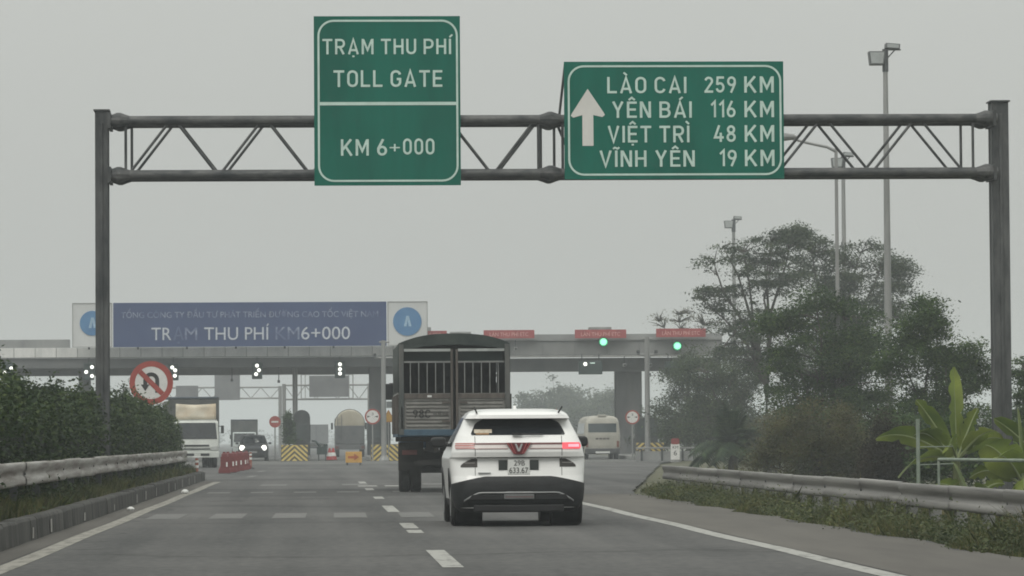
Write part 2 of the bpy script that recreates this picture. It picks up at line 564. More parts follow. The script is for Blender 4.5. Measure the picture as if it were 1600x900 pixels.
LEAF_BIG = M_leaf('leaf_big_tree', [(0.024, 0.042, 0.024), (0.042, 0.066, 0.035), (0.07, 0.098, 0.05)])
LEAF_MID = M_leaf('leaf_mid_tree', [(0.018, 0.042, 0.015), (0.038, 0.075, 0.025), (0.075, 0.12, 0.038)])
LEAF_DRY = M_leaf('leaf_dry', [(0.065, 0.062, 0.036), (0.105, 0.10, 0.056), (0.075, 0.098, 0.042)])
LEAF_RED = M_leaf('leaf_dark_russet', [(0.02, 0.017, 0.014), (0.035, 0.028, 0.022), (0.03, 0.03, 0.02)])
LEAF_HEDGE = M_leaf('leaf_hedge', [(0.012, 0.026, 0.009), (0.02, 0.042, 0.014), (0.034, 0.060, 0.019), (0.06, 0.085, 0.028)], trans=.2)
LEAF_BANANA = M_leaf('leaf_banana', [(0.12, 0.175, 0.04), (0.16, 0.21, 0.05), (0.21, 0.245, 0.07)], trans=.35, rough=.45)
LEAF_PALM = M_leaf('leaf_palm', [(0.012, 0.028, 0.012), (0.022, 0.045, 0.018), (0.045, 0.07, 0.03)])
LEAF_FAR = M_leaf('leaf_far_tree', [(0.03, 0.045, 0.025), (0.045, 0.065, 0.035), (0.06, 0.08, 0.045)])
GRASS = M_leaf('grass_blades', [(0.05, 0.07, 0.025), (0.08, 0.10, 0.04), (0.12, 0.125, 0.06), (0.16, 0.145, 0.085)], trans=.35, rough=.9)

# ------------------------------------------------------------------ ground, road, plaza
def edge_r(y):
    """right edge of the carriageway"""
    if y < 84: return 6.85
    if y < 190: return 6.85 + (y - 84) / 106 * 10.15
    if y < 216: return 17.0 + (y - 190) / 26 * 4.0
    return 21.0


def smooth(t):
    t = max(0, min(1, t)); return t * t * (3 - 2 * t)


def gz(x, y):
    """height of the verge / terrain"""
    e = edge_r(y)
    if x > e:
        lim = 0.30 if y < 100 else 0.30 * max(0, 1 - (y - 100) / 60)
        z = -0.06 - lim * smooth((x - e - 0.3) / 1.2)
        z -= 0.75 * smooth((x - e - 2.0) / 4.0)
        return z
    return -0.08


xs = [-2400, -900, -300, -120, -60, -30, -14, -4, 2, 5, 6.8] + [6.9 + .35 * i for i in range(24)] + [15.5, 17, 19, 21, 23, 25, 27, 28, 29, 30, 31, 33, 36, 45, 70, 140, 400, 1000, 2400]
ys = [-40, 0, 20] + [30 + 3 * i for i in range(60)] + [215, 240, 280, 340, 420, 560, 800, 1200, 1800, 2500]
g = MB().grid([[(x, y, gz(x, y)) for x in xs] for y in ys])
ground_mat = M('verge_earth_and_grass', (0.055, 0.06, 0.03), 0.95, c2=(0.10, 0.095, 0.055), scale=.6, bump=.6, bscale=8)
tag(g.build('ground', ground_mat, smooth=True, sharp=0), kind='structure')


def road_mat():
    m = bpy.data.materials.new('worn_asphalt')
    m.use_nodes = True
    n, l = m.node_tree.nodes, m.node_tree.links
    b = n['Principled BSDF']
    b.inputs['Roughness'].default_value = 0.88
    b.inputs['Specular IOR Level'].default_value = 0.22
    tc = n.new('ShaderNodeTexCoord')

    def noise(scale, sv, detail=5):
        mp = n.new('ShaderNodeMapping'); mp.inputs['Scale'].default_value = sv
        z = n.new('ShaderNodeTexNoise'); z.inputs['Scale'].default_value = scale; z.inputs['Detail'].default_value = detail
        l.new(tc.outputs['Object'], mp.inputs[0]); l.new(mp.outputs[0], z.inputs['Vector'])
        return z
    z1 = noise(1.0, (1.1, .025, 1))      # tracks worn along the lanes
    z2 = noise(1.0, (.10, .06, 1))       # broad blotches
    z3 = noise(1.0, (.02, .25, 1), 3)    # paving joins across the road
    z4 = noise(9.0, (1, .35, 1), 8)      # grain
    def add(a, k, bsock):
        q = n.new('ShaderNodeMath'); q.operation = 'MULTIPLY_ADD'
        l.new(a.outputs['Fac'], q.inputs[0]); q.inputs[1].default_value = k
        if bsock is None: q.inputs[2].default_value = 0
        else: l.new(bsock, q.inputs[2])
        return q.outputs[0]
    s = add(z1, .34, None); s = add(z2, .26, s); s = add(z3, .16, s); s = add(z4, .24, s)
    rp = n.new('ShaderNodeValToRGB')
    rp.color_ramp.elements[0].position = .40; rp.color_ramp.elements[0].color = rgb((.050, .051, .051))
    rp.color_ramp.elements[1].position = .61; rp.color_ramp.elements[1].color = rgb((.122, .120, .116))
    l.new(s, rp.inputs['Fac'])
    # cracks
    vo = n.new('ShaderNodeTexVoronoi'); vo.feature = 'DISTANCE_TO_EDGE'; vo.inputs['Scale'].default_value = .16
    nd = noise(.5, (1, 1, 1), 6)
    mv = n.new('ShaderNodeVectorMath'); mv.operation = 'MULTIPLY_ADD'
    l.new(nd.outputs['Color'], mv.inputs[0]); mv.inputs[1].default_value = (5, 5, 0); l.new(tc.outputs['Object'], mv.inputs[2])
    mq = n.new('ShaderNodeMapping'); mq.inputs['Scale'].default_value = (.5, .25, 0)
    l.new(mv.outputs[0], mq.inputs[0]); l.new(mq.outputs[0], vo.inputs['Vector'])
    cr = n.new('ShaderNodeMapRange'); cr.inputs['From Max'].default_value = .012
    cr.inputs['To Min'].default_value = .62; cr.inputs['To Max'].default_value = 1.0
    l.new(vo.outputs['Distance'], cr.inputs['Value'])
    ml = n.new('ShaderNodeMix'); ml.data_type = 'RGBA'; ml.blend_type = 'MULTIPLY'; ml.inputs['Factor'].default_value = 1
    l.new(rp.outputs[0], ml.inputs['A']); l.new(cr.outputs[0], ml.inputs['B'])
    l.new(ml.outputs['Result'], b.inputs['Base Color'])
    zb = noise(60, (1, 1, 1), 4)
    bp = n.new('ShaderNodeBump'); bp.inputs['Strength'].default_value = .35; bp.inputs['Distance'].default_value = .01
    l.new(zb.outputs['Fac'], bp.inputs['Height']); l.new(bp.outputs[0], b.inputs['Normal'])
    return m


rd = MB()
rows = []
for y in [-30, 0, 20, 30] + [35 + 3 * i for i in range(54)] + [200, 260, 340, 500, 800, 1500]:
    e = edge_r(y)
    wob = .12 * math.sin(y * .9) + .08 * math.sin(y * 2.3)
    rows.append([(x, y, 0.0) for x in (-34, -16, -8, -3.5, 0, 3)] + [(e - .4, y, 0.0), (e + wob * (1 if y < 84 else .3), y, 0.0)])
rd.grid(rows)
road = tag(rd.build('road', road_mat()), kind='structure')

patch_mat = M('dark_repair_asphalt', (0.042, 0.043, 0.044), 0.9, c2=(0.075, 0.075, 0.074), scale=1.2, bump=.4, bscale=50, spec=.2)
for px0, px1, py0, py1 in ((-2.6, 4.7, 84.2, 84.6), (-2.7, 4.7, 56.2, 56.32), (-2.7, 1.0, 118, 119.5)):
    MB().grid([[(px0, py0, .002), (px1, py0 + .1, .002)], [(px0 + .05, py1, .002), (px1 - .04, py1 + .08, .002)]]).build('repair_patch', patch_mat, road)

# road paint, each stroke a piece of the road
def quad_strip(name, pts, w, mat, z=0.004):
    mb = MB(); rr = []
    for (x, y) in pts:
        rr.append([(x - w / 2, y, z), (x + w / 2, y, z)])
    mb.grid(rr)
    return mb.build(name, mat, road)


random.seed(3)
quad_strip('edge_line', [(-2.98 + .012 * math.sin(y * .35), y) for y in range(20, 116, 2)], .22, beige_line)
quad_strip('edge_line', [(4.92 + .02 * math.sin(y * .5), y) for y in range(20, 98, 2)], .22, asphalt_line)
for y0, y1 in ((21.5, 27.3), (35.9, 41.6), (49.3, 51.0), (51.9, 55.3), (64.0, 70.2), (78.4, 81.6), (92.3, 96), (107, 112)):
    quad_strip('lane_dash', [(1.26, y0), (1.26, y1)], .20, asphalt_line)
for i, cx in enumerate((-2.42, -1.44, -.46, .50, 1.55)):
    quad_strip('speed_bar', [(cx, 59.6), (cx + .02, 63.6)], .52, faint_line)
for cx in (-2.3, -1.3, -.3, .7, 2.0, 3.0, 4.0):
    quad_strip('speed_bar', [(cx, 88.6), (cx, 90.6)], .52, faint_line)
for cx in (-1.2, 1.0, 3.2):
    quad_strip('speed_bar', [(cx, 103.0), (cx, 106.2)], .7, faint_line)
for cx in (1.3, 2.0):
    quad_strip('lane_dash', [(cx, 100), (cx, 102.0)], .5, asphalt_line)
for y0 in (128, 150):
    quad_strip('lane_dash', [(-2.3, y0), (-2.2, y0 + 6)], .25, faint_line)
for cx, w in ((1.5, 7.5), (14.5, 6), (8.5, 5)):
    quad_strip('stop_line', [(cx, 203), (cx, 206)], w, asphalt_line)
    quad_strip('stop_line', [(cx, 172), (cx, 173.4)], w, faint_line)

# dusty hard shoulder outside the right edge line
sh_mat = M('dusty_shoulder', (0.085, 0.08, 0.073), 0.92, c2=(0.125, 0.118, 0.106), scale=.9, streak=(1, .12, 1), spec=.2, bump=.3, bscale=40)
tag(MB().grid([[(5.06, y, .004), (5.6, y, .004), (6.3, y, .004), (6.62 + .12 * math.sin(y * .9) + .08 * math.sin(y * 2.3) + .2, y, .004)] for y in [20 + i for i in range(64)]]).build('hard_shoulder', sh_mat), kind='structure')

tag(MB().grid([[(-3.52, y, .004), (-3.3, y, .004), (-3.11, y, .004)] for y in range(20, 118, 2)]).build('gutter_strip', sh_mat), kind='structure')

# plaza apron of paler concrete
ap_mat = M('plaza_concrete', (0.085, 0.085, 0.08), 0.85, c2=(0.13, 0.13, 0.122), scale=.25, spec=.25)
tag(MB().grid([[(x, y, .005) for x in (-33, -15, 0, 12, edge_r(y) - .2)] for y in (196, 205, 216, 240, 270)]).build('plaza_apron', ap_mat), kind='structure')

# median bed and kerb
tag(MB().grid([[(-3.76, y, .24), (-4.3, y, .27 + .03 * math.sin(y)), (-6, y, .3), (-7.9, y, .25), (-8.1, y, -.02)] for y in range(10, 120, 2)] ).build('median_bed', road_soil), kind='structure')
kerb = tag(MB().bb(-3.80, -3.505, 10, 120, -.05, .235).build('kerb', concrete_dk), kind='structure')
ks = MB().prism([(-.10, 0), (.10, 0), (.085, .25), (.06, .285), (-.10, .285)], -.494, .494)
ks0 = ks.build('kerb_stone', concrete_dk, kerb, bevel=.004, seg=1)
ks0.location = (-3.58, 20.5, 0)
for i in range(1, 99):
    c = copy_part(ks0, kerb, (-3.58 + random.uniform(-.006, .006), 20.5 + i, random.uniform(-.012, .008)), (0, 0, random.uniform(-.006, .006)))
pale_stain = M('pale_lime_stain', (0.30, 0.29, 0.27), 0.9, c2=(0.4, .39, .37), scale=6)
for i, (yy, h) in enumerate(((47.2, .13), (50.4, .17), (57.6, .12), (66, .1), (74.2, .16), (78, .17), (83, .18), (90, .2), (94, .16), (99, .2), (104, .18), (109, .2))):
    MB().box((-3.474, yy, .03 + h / 2), (.006, .16 + .05 * (i % 3), h)).build('lime_patch', pale_stain, kerb)

# ------------------------------------------------------------------ vegetation helpers
def leaf_quads(C, size, rng, up=0.35, asp=0.45, var=.35):
    N = len(C)
    d = rng.normal(size=(N, 3)); d[:, 2] *= .6
    d /= np.linalg.norm(d, axis=1)[:, None]
    nn = rng.normal(size=(N, 3)) * (1 - up) + np.array([0, 0, 1.0]) * up * 1.6
    t = np.cross(nn, d); t /= (np.linalg.norm(t, axis=1)[:, None] + 1e-6)
    L = size * (1 + var * rng.normal(size=(N, 1))).clip(.4, 2.0) * .5
    V = np.empty((N, 4, 3))
    V[:, 0] = C - d * L; V[:, 1] = C + t * L * asp - d * L * .1
    V[:, 2] = C + d * L; V[:, 3] = C - t * L * asp - d * L * .1
    F = np.arange(N * 4).reshape(N, 4)
    return V.reshape(-1, 3), F


def make_tree(name, label, loc, lobes, nleaf, lsize, lmat, seed, flat=.35, ydepth=1.0, trunk_r=.14, tips=70, tipr=.55, group=None,
              cat='tree', base=None, bark_mat=None, twig=.018, up=.35, limbs=None):
    rng = np.random.default_rng(seed)
    z0 = base if base is not None else gz(loc[0], loc[1]) - .05
    t = thing(name, label, cat, (loc[0], loc[1], z0), 0, group)
    L = [(a, b - z0, c, d) for a, b, c, d in lobes]
    vol = np.array([c * c * d for a, b, c, d in L]) ** .7; vol /= vol.sum()
    tp = []
    for k in range(tips):
        a, b, rx, rz = L[rng.choice(len(L), p=vol)]
        d = rng.normal(size=3); d /= np.linalg.norm(d)
        r = rng.uniform(.35, 1.0) ** .6
        tp.append((a + d[0] * rx * r, d[1] * rx * ydepth * r, b + d[2] * rz * r))
    tp = np.array(tp)
    # limbs from the trunk to the lobes
    mb = MB(); nodes = []
    zlow = min(b - d for a, b, c, d in L)
    fork = max(.25, zlow * .75 + .1 * (max(b for a, b, c, d in L) - zlow))
    mb.path([(0, 0, 0), (rng.normal() * .06, rng.normal() * .06, fork * .55), (0, 0, fork)], [trunk_r * 1.25, trunk_r, trunk_r * .85], 9)
    for a, b, rx, rz in L:
        p0 = Vector((0, 0, fork)); p3 = Vector((a, rng.normal() * rx * .4, b))
        p1 = p0.lerp(p3, .35) + Vector((rng.normal() * .15, rng.normal() * .2, .12 * (p3 - p0).length))
        p2 = p0.lerp(p3, .7) + Vector((rng.normal() * .15, rng.normal() * .2, .08 * (p3 - p0).length))
        pts = [p0, p1, p2, p3]
        mb.path(pts, [trunk_r * .55, trunk_r * .38, trunk_r * .25, trunk_r * .1], 6)
        for q in (p1, p1.lerp(p2, .5), p2, p2.lerp(p3, .5), p3): nodes.append(q)
    for p in tp:
        q = min(nodes, key=lambda v: (v - Vector(p)).length + (0.4 if v.z > p[2] else 0))
        m = q.lerp(Vector(p), .5) + Vector((0, 0, .08))
        mb.path([q, m, p], [twig * 1.6, twig, twig * .45], 4)
    mb.build('trunk', bark_mat or bark, t, smooth=True, sharp=0)
    # leaf sprays round the twig ends
    w = rng.uniform(.5, 1.5, size=tips); w /= w.sum()
    idx = rng.choice(tips, size=nleaf, p=w)
    sc_ = rng.uniform(.6, 1.3, size=tips)
    off = rng.normal(size=(nleaf, 3)) * np.array([1, ydepth, flat]) * tipr * .5
    C = tp[idx] + off * sc_[idx][:, None]
    C[:, 2] -= .12 * (off[:, 0] ** 2 + off[:, 1] ** 2) / max(tipr, .1)
    C = C[C[:, 2] > .05]
    V, F = leaf_quads(C, lsize, rng, up)
    raw_mesh('crown', V, F, lmat, t)
    return t


# hedge in the median
def hedge():
    rng = np.random.default_rng(5)
    h = thing('hedge', 'long dense dark green clipped hedge in the median behind the left guardrail', 'hedge', (-5.12, 45, .27))
    Y0, Y1 = -15, 77.5
    yy = np.arange(Y0, Y1, 1.15)
    N = 190000
    # one bush after another, each with its own height and bulge
    hb = 1.83 + rng.normal(size=len(yy)) * .17
    hb[-4:] *= np.array([.98, .93, .85, .72])
    wb = .93 + rng.normal(size=len(yy)) * .06
    k = rng.integers(0, len(yy), size=N)
    d = rng.normal(size=(N, 3)); d /= np.linalg.norm(d, axis=1)[:, None]
    d[:, 2] = np.where(d[:, 2] < -.75, -d[:, 2], d[:, 2])
    # superellipsoid shell
    dd = np.sign(d) * np.abs(d) ** .62
    r = (1 - np.abs(rng.normal(size=N)) * .13) * (1 + .06 * np.sin(7 * d[:, 0] + k) + .06 * np.sin(9 * d[:, 1] + 2 * k))
    C = np.empty((N, 3))
    C[:, 0] = dd[:, 0] * wb[k] * r
    C[:, 1] = yy[k] + dd[:, 1] * .72 * r
    C[:, 2] = hb[k] * .5 + dd[:, 2] * hb[k] * .5 * r
    # sprigs standing proud
    ns = 420
    sk = rng.integers(0, len(yy), size=ns)
    sp = np.stack([rng.uniform(-.6, .7, ns), yy[sk] + rng.uniform(-.5, .5, ns), hb[sk] * rng.uniform(.93, 1.04, ns)], 1)
    sl = rng.integers(0, ns, size=14000)
    C2 = sp[sl] + rng.normal(size=(14000, 3)) * np.array([.07, .07, .11])
    C = np.concatenate([C, C2]); C = C[C[:, 2] > .02]
    V, F = leaf_quads(C, .075, rng, .2, .5)
    raw_mesh('foliage', V, F, LEAF_HEDGE, h)
    core = MB()  # added solid dark core, no real branches, blocks the view through the leaves
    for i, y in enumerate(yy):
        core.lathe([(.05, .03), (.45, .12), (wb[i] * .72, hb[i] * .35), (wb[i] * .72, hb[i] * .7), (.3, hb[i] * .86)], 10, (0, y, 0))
    core.build('dark_core', M('hedge_core_dark', (0.008, 0.014, 0.006), .95, var=.4), h, smooth=True, sharp=0)


hedge()


def grass(name, label, N, fn, hmin, hmax, seed, mat=GRASS, w=.012):
    rng = np.random.default_rng(seed)
    B = np.array([fn(rng) for _ in range(N)])
    h = rng.uniform(hmin, hmax, size=(N, 1)) * B[:, 3:4]
    a = rng.uniform(0, 2 * PI, N)
    lean = rng.normal(size=(N, 2)) * .35
    P = B[:, :3]
    side = np.stack([np.cos(a), np.sin(a), np.zeros(N)], 1) * w * rng.uniform(.7, 1.8, size=(N, 1))
    tip = P + np.concatenate([lean * h, h], 1)
    midp = P + np.concatenate([lean * h * .25, h * .55], 1)
    V = np.stack([P - side, P + side, midp + side * .7, tip, midp - side * .7], 1).reshape(-1, 3)
    F = np.arange(N * 5).reshape(N, 5)
    o = raw_mesh(name, V, F, mat)
    return tag(o, label, 'grass', kind='stuff')


def fn_r(rng):
    y = 32 + 61 * rng.random() ** 1.1
    u = rng.random()
    x = edge_r(y) + .12 * math.sin(y * .9) + .08 * math.sin(y * 2.3) + u * 2.1 + max(0, min(.35, (y - 76) * .06))
    k = (.35 + 1.0 * min(1, u * 2.2)) * (1 + .55 * math.sin(y * .8 + 1) * math.sin(y * .31 + x)) 
    if u > .45 and y < 66: k *= .6
    return (x, y, gz(x, y) - .02, max(.25, k))


def fn_l(rng):
    y = 30 + 88 * rng.random() ** 1.2
    x = -3.7 - rng.random() * 1.0
    k = .6 + .6 * max(0, math.sin(y * .7)) * math.sin(y * .23) ** 2 + .3 * rng.random()
    return (x, y, .23, k)


def fn_far(rng):
    y = 34 + 75 * rng.random()
    x = edge_r(y) + 2.0 + rng.random() * 6
    return (x, y, gz(x, y) - .02, .8 + .6 * rng.random())


grass('verge_grass', 'tangled green and straw coloured grass along the right guardrail', 75000, fn_r, .10, .36, 11, w=.007)
grass('median_grass', 'rough grass and weeds between the left kerb and hedge', 26000, fn_l, .08, .30, 12, w=.007)
grass('slope_grass', 'tall rough grass on the slope behind the right guardrail', 15000, fn_far, .25, .75, 13, w=.018)
# broad-leaved weeds among the verge grass
rng = np.random.default_rng(21)
wc = []
for k in range(420):
    y = 34 + 47 * rng.random() ** 1.1; x = 7.0 + 1.1 * rng.random() ** 1.3
    hh = rng.uniform(.06, .30); n_ = int(rng.integers(80, 240))
    wc.append(np.array([x, y, gz(x, y) + hh * .6]) + rng.normal(size=(n_, 3)) * np.array([.16, .28, hh * .45]))
V, F = leaf_quads(np.concatenate(wc), .042, rng, .4, .5)
tag(raw_mesh('verge_weeds', V, F, M_leaf('leaf_weed', [(0.045, 0.066, 0.026), (0.07, 0.09, 0.04), (0.10, 0.11, 0.055)])), 'low broad leaved weeds in the verge under the right guardrail', 'weeds', kind='stuff')

wc = []
for k in range(330):
    y = 36 + 82 * rng.random() ** 1.1; x = -3.8 - 1.0 * rng.random()
    hh = rng.uniform(.08, .34); n_ = int(rng.integers(40, 110))
    wc.append(np.array([x, y, .24 + hh * .6]) + rng.normal(size=(n_, 3)) * np.array([.09, .30, hh * .45]))
wc = np.concatenate(wc); wc = wc[(wc[:, 0] < -3.6) & (wc[:, 2] > .2)]
V, F = leaf_quads(wc, .05, rng, .4, .5)
tag(raw_mesh('median_weeds', V, F, M_leaf('leaf_weed_dark', [(0.02, 0.04, 0.013), (0.035, 0.06, 0.02), (0.06, 0.085, 0.03)])), 'low dark green weeds between the left kerb and the hedge', 'weeds', kind='stuff')

# ------------------------------------------------------------------ guardrails
WPROF = [(-.01, .150), (.05, .158), (.078, .150), (.086, .125), (.083, .060), (.048, .022), (.046, -.022), (.081, -.060), (.086, -.125), (.075, -.150), (.04, -.160), (0, -.158)]


def guardrail(name, label, x, y0, y1, ztop, face, post_step, post_w, post_mat, rail_mat, seed, gzf, end_cap=True):
    random.seed(seed)
    t = thing(name, label, 'guardrail', (x, y0, 0))
    seg = 4.0
    n = int(round((y1 - y0) / seg))
    mb = MB()
    prof = [(face * a, b) for a, b in WPROF]
    rows = []
    for s_ in (0, seg + .12):
        rows.append([(p[0], s_, p[1]) for p in prof])
    mb.grid(rows)
    b0 = mb.build('beam', rail_mat, t, smooth=True, sharp=75)
    so = b0.modifiers.new('thickness', 'SOLIDIFY'); so.thickness = .006; so.use_rim = False
    bolt0 = MB().tube((face * .045, .06, 0), (face * .062, .06, 0), .02, n=6).build('splice_bolt', dark_metal, b0)
    b0.location = (0, 0, ztop - .155)
    z = ztop - .155
    for i in range(1, n):
        c = copy_part(b0, t, (face * random.uniform(-.006, .006), i * seg, z + random.uniform(-.006, .006)), (random.uniform(-.002, .002), 0, random.uniform(-.002, .002)))
        q = bolt0.copy(); COL.objects.link(q); q.parent = c
    yy = .4; first = None
    while yy < y1 - y0:
        if first is None:
            zb = gzf(y0 + yy)
            p = MB().bb(-face * (.06 + post_w) if face > 0 else .06, -face * .06 if face > 0 else .06 + post_w, -post_w / 2, post_w / 2, -.3, ztop - .04)
            p.box((-face * .03, 0, ztop - .155), (.08, post_w * .8, .2))
            first = p.build('post', post_mat, t, bevel=.01, seg=1)
            first.location = (0, yy, 0)
        else:
            copy_part(first, t, (0, yy, random.uniform(-.02, .02)), (0, random.uniform(-.015, .015), 0))
        yy += post_step
    if end_cap:
        e = MB()
        prof2 = [(face * .09 * math.cos(a) , -.155 + .31 * k / 6) for k, a in enumerate([0.2] * 7)]
        arc = []
        for k in range(7):
            a = k / 6 * PI * .6
            arc.append([(-face * .05 * (1 - math.cos(a)) + face * .06, .22 * math.sin(a), zz) for zz in (-.155, 0, .155)])
        e.grid(arc)
        eo = e.build('end_terminal', rail_mat, t, smooth=True)
        eo.location = (0, y1 - y0 + .1, z)
        sm = eo.modifiers.new('thickness', 'SOLIDIFY'); sm.thickness = .006
    return t


guardrail('guardrail', 'steel guardrail above the grassy right verge, in front of banana plants', 8.0, 32, 88, .575, -1, 2.0, .15, concrete, galv, 1, lambda y: gz(8, y))
guardrail('guardrail', 'rust spotted steel guardrail on the left in front of the hedge', -4.0, 32, 116, .93, 1, 4.0, .11, dark_metal, galv_dirty, 2, lambda y: .25)

# ------------------------------------------------------------------ sign gantry
def sign_gantry():
    t = thing('sign_gantry', 'dark steel truss gantry on two posts spanning the road', 'gantry', (-4.39, 79, 0))
    W = 18.55
    for x, w, top, nm in ((0, .27, 7.98, 'l'), (W, .35, 8.12, 'r')):
        p = MB()
        fl = .05
        for sy in (-1, 1):
            p.bb(x - w / 2, x + w / 2, sy * .2 - fl / 2, sy * .2 + fl / 2, -.95, top)
        p.bb(x - w / 2 + .02, x - w / 2 + .08, -.18, .18, -.95, top - .01)
        p.bb(x + w / 2 - .08, x + w / 2 - .02, -.18, .18, -.95, top - .01)
        p.bb(x - w * .10, x + w * .10, -.255, -.225, -.95, top - .25)
        po = p.build('post', gantry_steel, t, bevel=.01, seg=1)
        MB().bb(x - w / 2 - .03, x + w / 2 + .03, -.27, .27, top, top + .03).build('cap_plate', gantry_steel, po)
        MB().bb(x - .4, x + .4, -.4, .4, -1.3, (.25 if x < 5 else -.7)).build('footing', concrete, po)
    zt, zb = 7.765, 6.655
    for yy in (-.36, .36):
        for z in (zt, zb):
            for xa, xb in ((.45, 9.1), (9.3, 18.15)):
                MB().tube((xa, yy, z), (xb, yy, z + .0), .098, n=14).build('chord', chord_steel, t, smooth=True)
    # coupling flanges
    for z in (zt, zb):
        for x in (.36, 9.2, 18.24):
            for yy in (-.36, .36):
                f = MB().lathe([(.10, -.22), (.125, -.14), (.165, -.035), (.165, .035), (.125, .14), (.10, .22)], 12, (x, yy, z), 'X')
                f.build('coupling_flange', chord_steel, t)
        for x0, x1 in ((.14, .2), (18.36, 18.42)):
            MB().bb(x0, x1, -.5, .5, z - .16, z + .16).build('bracket_plate', gantry_steel, t)
    ds = .029

    def diag(x0, z0, x1, z1, yy):
        MB().tube((x0, yy, z0), (x1, yy, z1), ds, n=8).build('diagonal', gantry_steel, t, smooth=True)
    for yy in (-.36, .36):
        sh = 0 if yy < 0 else .06
        for x in (.5, 8.95):
            MB().tube((x + sh * 1.5, yy, zb), (x + sh * 1.5, yy, zt), ds, n=8).build('upright', gantry_steel, t, smooth=True)
        x = .55
        up = True
        while x < 8.4:
            nx = min(x + .86, 8.9)
            diag(x + sh, zb if up else zt, nx + sh, zt if up else zb, yy)
            x = nx + (.05 if not up else .1); up = not up
        sh = 0 if yy < 0 else -.13
        for x in (9.45, 17.95):
            MB().tube((x + sh, yy, zb), (x + sh, yy, zt), ds, n=8).build('upright', gantry_steel, t, smooth=True)
        x = 17.75; up = True
        while x > 9.9:
            nx = max(x - .90, 9.5)
            diag(x + sh, zb if up else zt, nx + sh, zt if up else zb, yy)
            x = nx - (.05 if not up else .1); up = not up
    # ties between front and back trusses
    for i in range(10):
        x = .6 + i * 1.9
        if abs(x - 9.2) < .3: continue
        MB().tube((x, -.36, zt), (x, .36, zt), .03, n=6).build('tie_bar', gantry_steel, t)
        MB().tube((x, -.36, zb), (x, .36, zb), .03, n=6).build('tie_bar', gantry_steel, t)
    # sign hangers
    for xs_, z0, z1 in (((5.0, 6.9), 6.5, 9.8), ((9.62, 10.6, 12.2, 13.6), 6.6, 8.9)):
        for x in xs_:
            MB().bb(x - .04, x + .04, -.56, -.48, z0, z1).build('sign_hanger', gantry_steel, t)


sign_gantry()
# slanting strut behind the distance sign's upper left corner is part of that sign
PX = 75.95


def sign(name, label, x0, x1, z0, z1, y):
    t = thing(name, label, 'road sign', ((x0 + x1) / 2, y, z0))
    w, h = x1 - x0, z1 - z0
    MB().bb(-w / 2, w / 2, -.02, .02, 0, h).build('panel', sign_green, t)
    for z in (h * .2, h * .5, h * .8):
        MB().bb(-w / 2 + .05, w / 2 - .05, .021, .075, z - .05, z + .05).build('back_rail', sign_back, t)
    b = MB()
    o = round_rect(-w / 2 + .075, w / 2 - .045, .075, h - .075, .33, 8)
    i = round_rect(-w / 2 + .115, w / 2 - .085, .115, h - .115, .29, 8)
    frame_ring(b, o, i, -.027, -.0205)
    b.build('border', sign_white, t)
    return t, w, h


s1, w1, h1 = sign('toll_gate_sign', 'tall green overhead sign announcing the toll gate, left of the two', -.04, 2.955, 6.405, 9.88, 78.45)


def s1x(p): return (p - 489.5) / PX * .9952 - w1 / 2


def s1z(p): return h1 - (p - 27.5) / PX


MB().bb(-w1 / 2 + .117, w1 / 2 - .087, -.027, -.0205, s1z(166.5), s1z(161.5)).build('divider', sign_white, s1)
sign_text('TRẠM THU PHÍ', s1x(503), s1x(704), s1z(87), s1z(63), -.0205, sign_white, s1)
sign_text('TOLL GATE', s1x(520), s1x(690), s1z(138), s1z(112), -.0205, sign_white, s1)
sign_text('KM 6', s1x(531), s1x(603), s1z(245), s1z(219.5), -.0205, sign_white, s1)
sign_text('+', s1x(607), s1x(623), s1z(243), s1z(220), -.0205, sign_white, s1, sw=.6)
sign_text('000', s1x(628), s1x(677), s1z(243.5), s1z(218.5), -.0205, sign_white, s1)

s2, w2, h2 = sign('distance_sign', 'wide green overhead sign with upward arrow and four city distances', 5.085, 9.61, 6.515, 8.935, 78.45)


def s2x(p): return (p - 879) / PX * 1.0075 - w2 / 2


def s2z(p): return h2 - (p - 97.5) / PX


for s_, xa, xb, nt, na, nb, zt_, zb_ in (('LÀO CAI', 946, 1069, '259', 1097, 1146, 121.5, 147), ('YÊN BÁI', 953, 1077, '116', 1106, 1145, 160, 185.5),
                                         ('VIỆT TRÌ', 946, 1073, '48', 1111, 1145, 198, 224), ('VĨNH YÊN', 933, 1081, '19', 1119, 1146, 236.5, 262)):
    sign_text(s_, s2x(xa), s2x(xb), s2z(zb_), s2z(zt_), -.0205, sign_white, s2)
    sign_text(nt, s2x(na), s2x(nb), s2z(zb_ - .5), s2z(zt_ - .5), -.0205, sign_white, s2)
    sign_text('KM', s2x(1159), s2x(1205), s2z(zb_ - .5), s2z(zt_ - .5), -.0205, sign_white, s2)
ar = [(907, 229), (924, 229), (924, 181), (938, 184), (942, 181), (940, 177), (915.5, 140), (891, 178), (889, 182), (893, 185), (907, 181)]
MB().prism([(s2x(a), s2z(b)) for a, b in ar], -.028, -.0205).build('arrow', arrow_white, s2)
st = MB(); st.tube((-w2 / 2 - .09, .35, 1.25), (-w2 / 2 + .03, .06, h2 - .03), .03, n=6); st.build('strut', gantry_steel, s2)

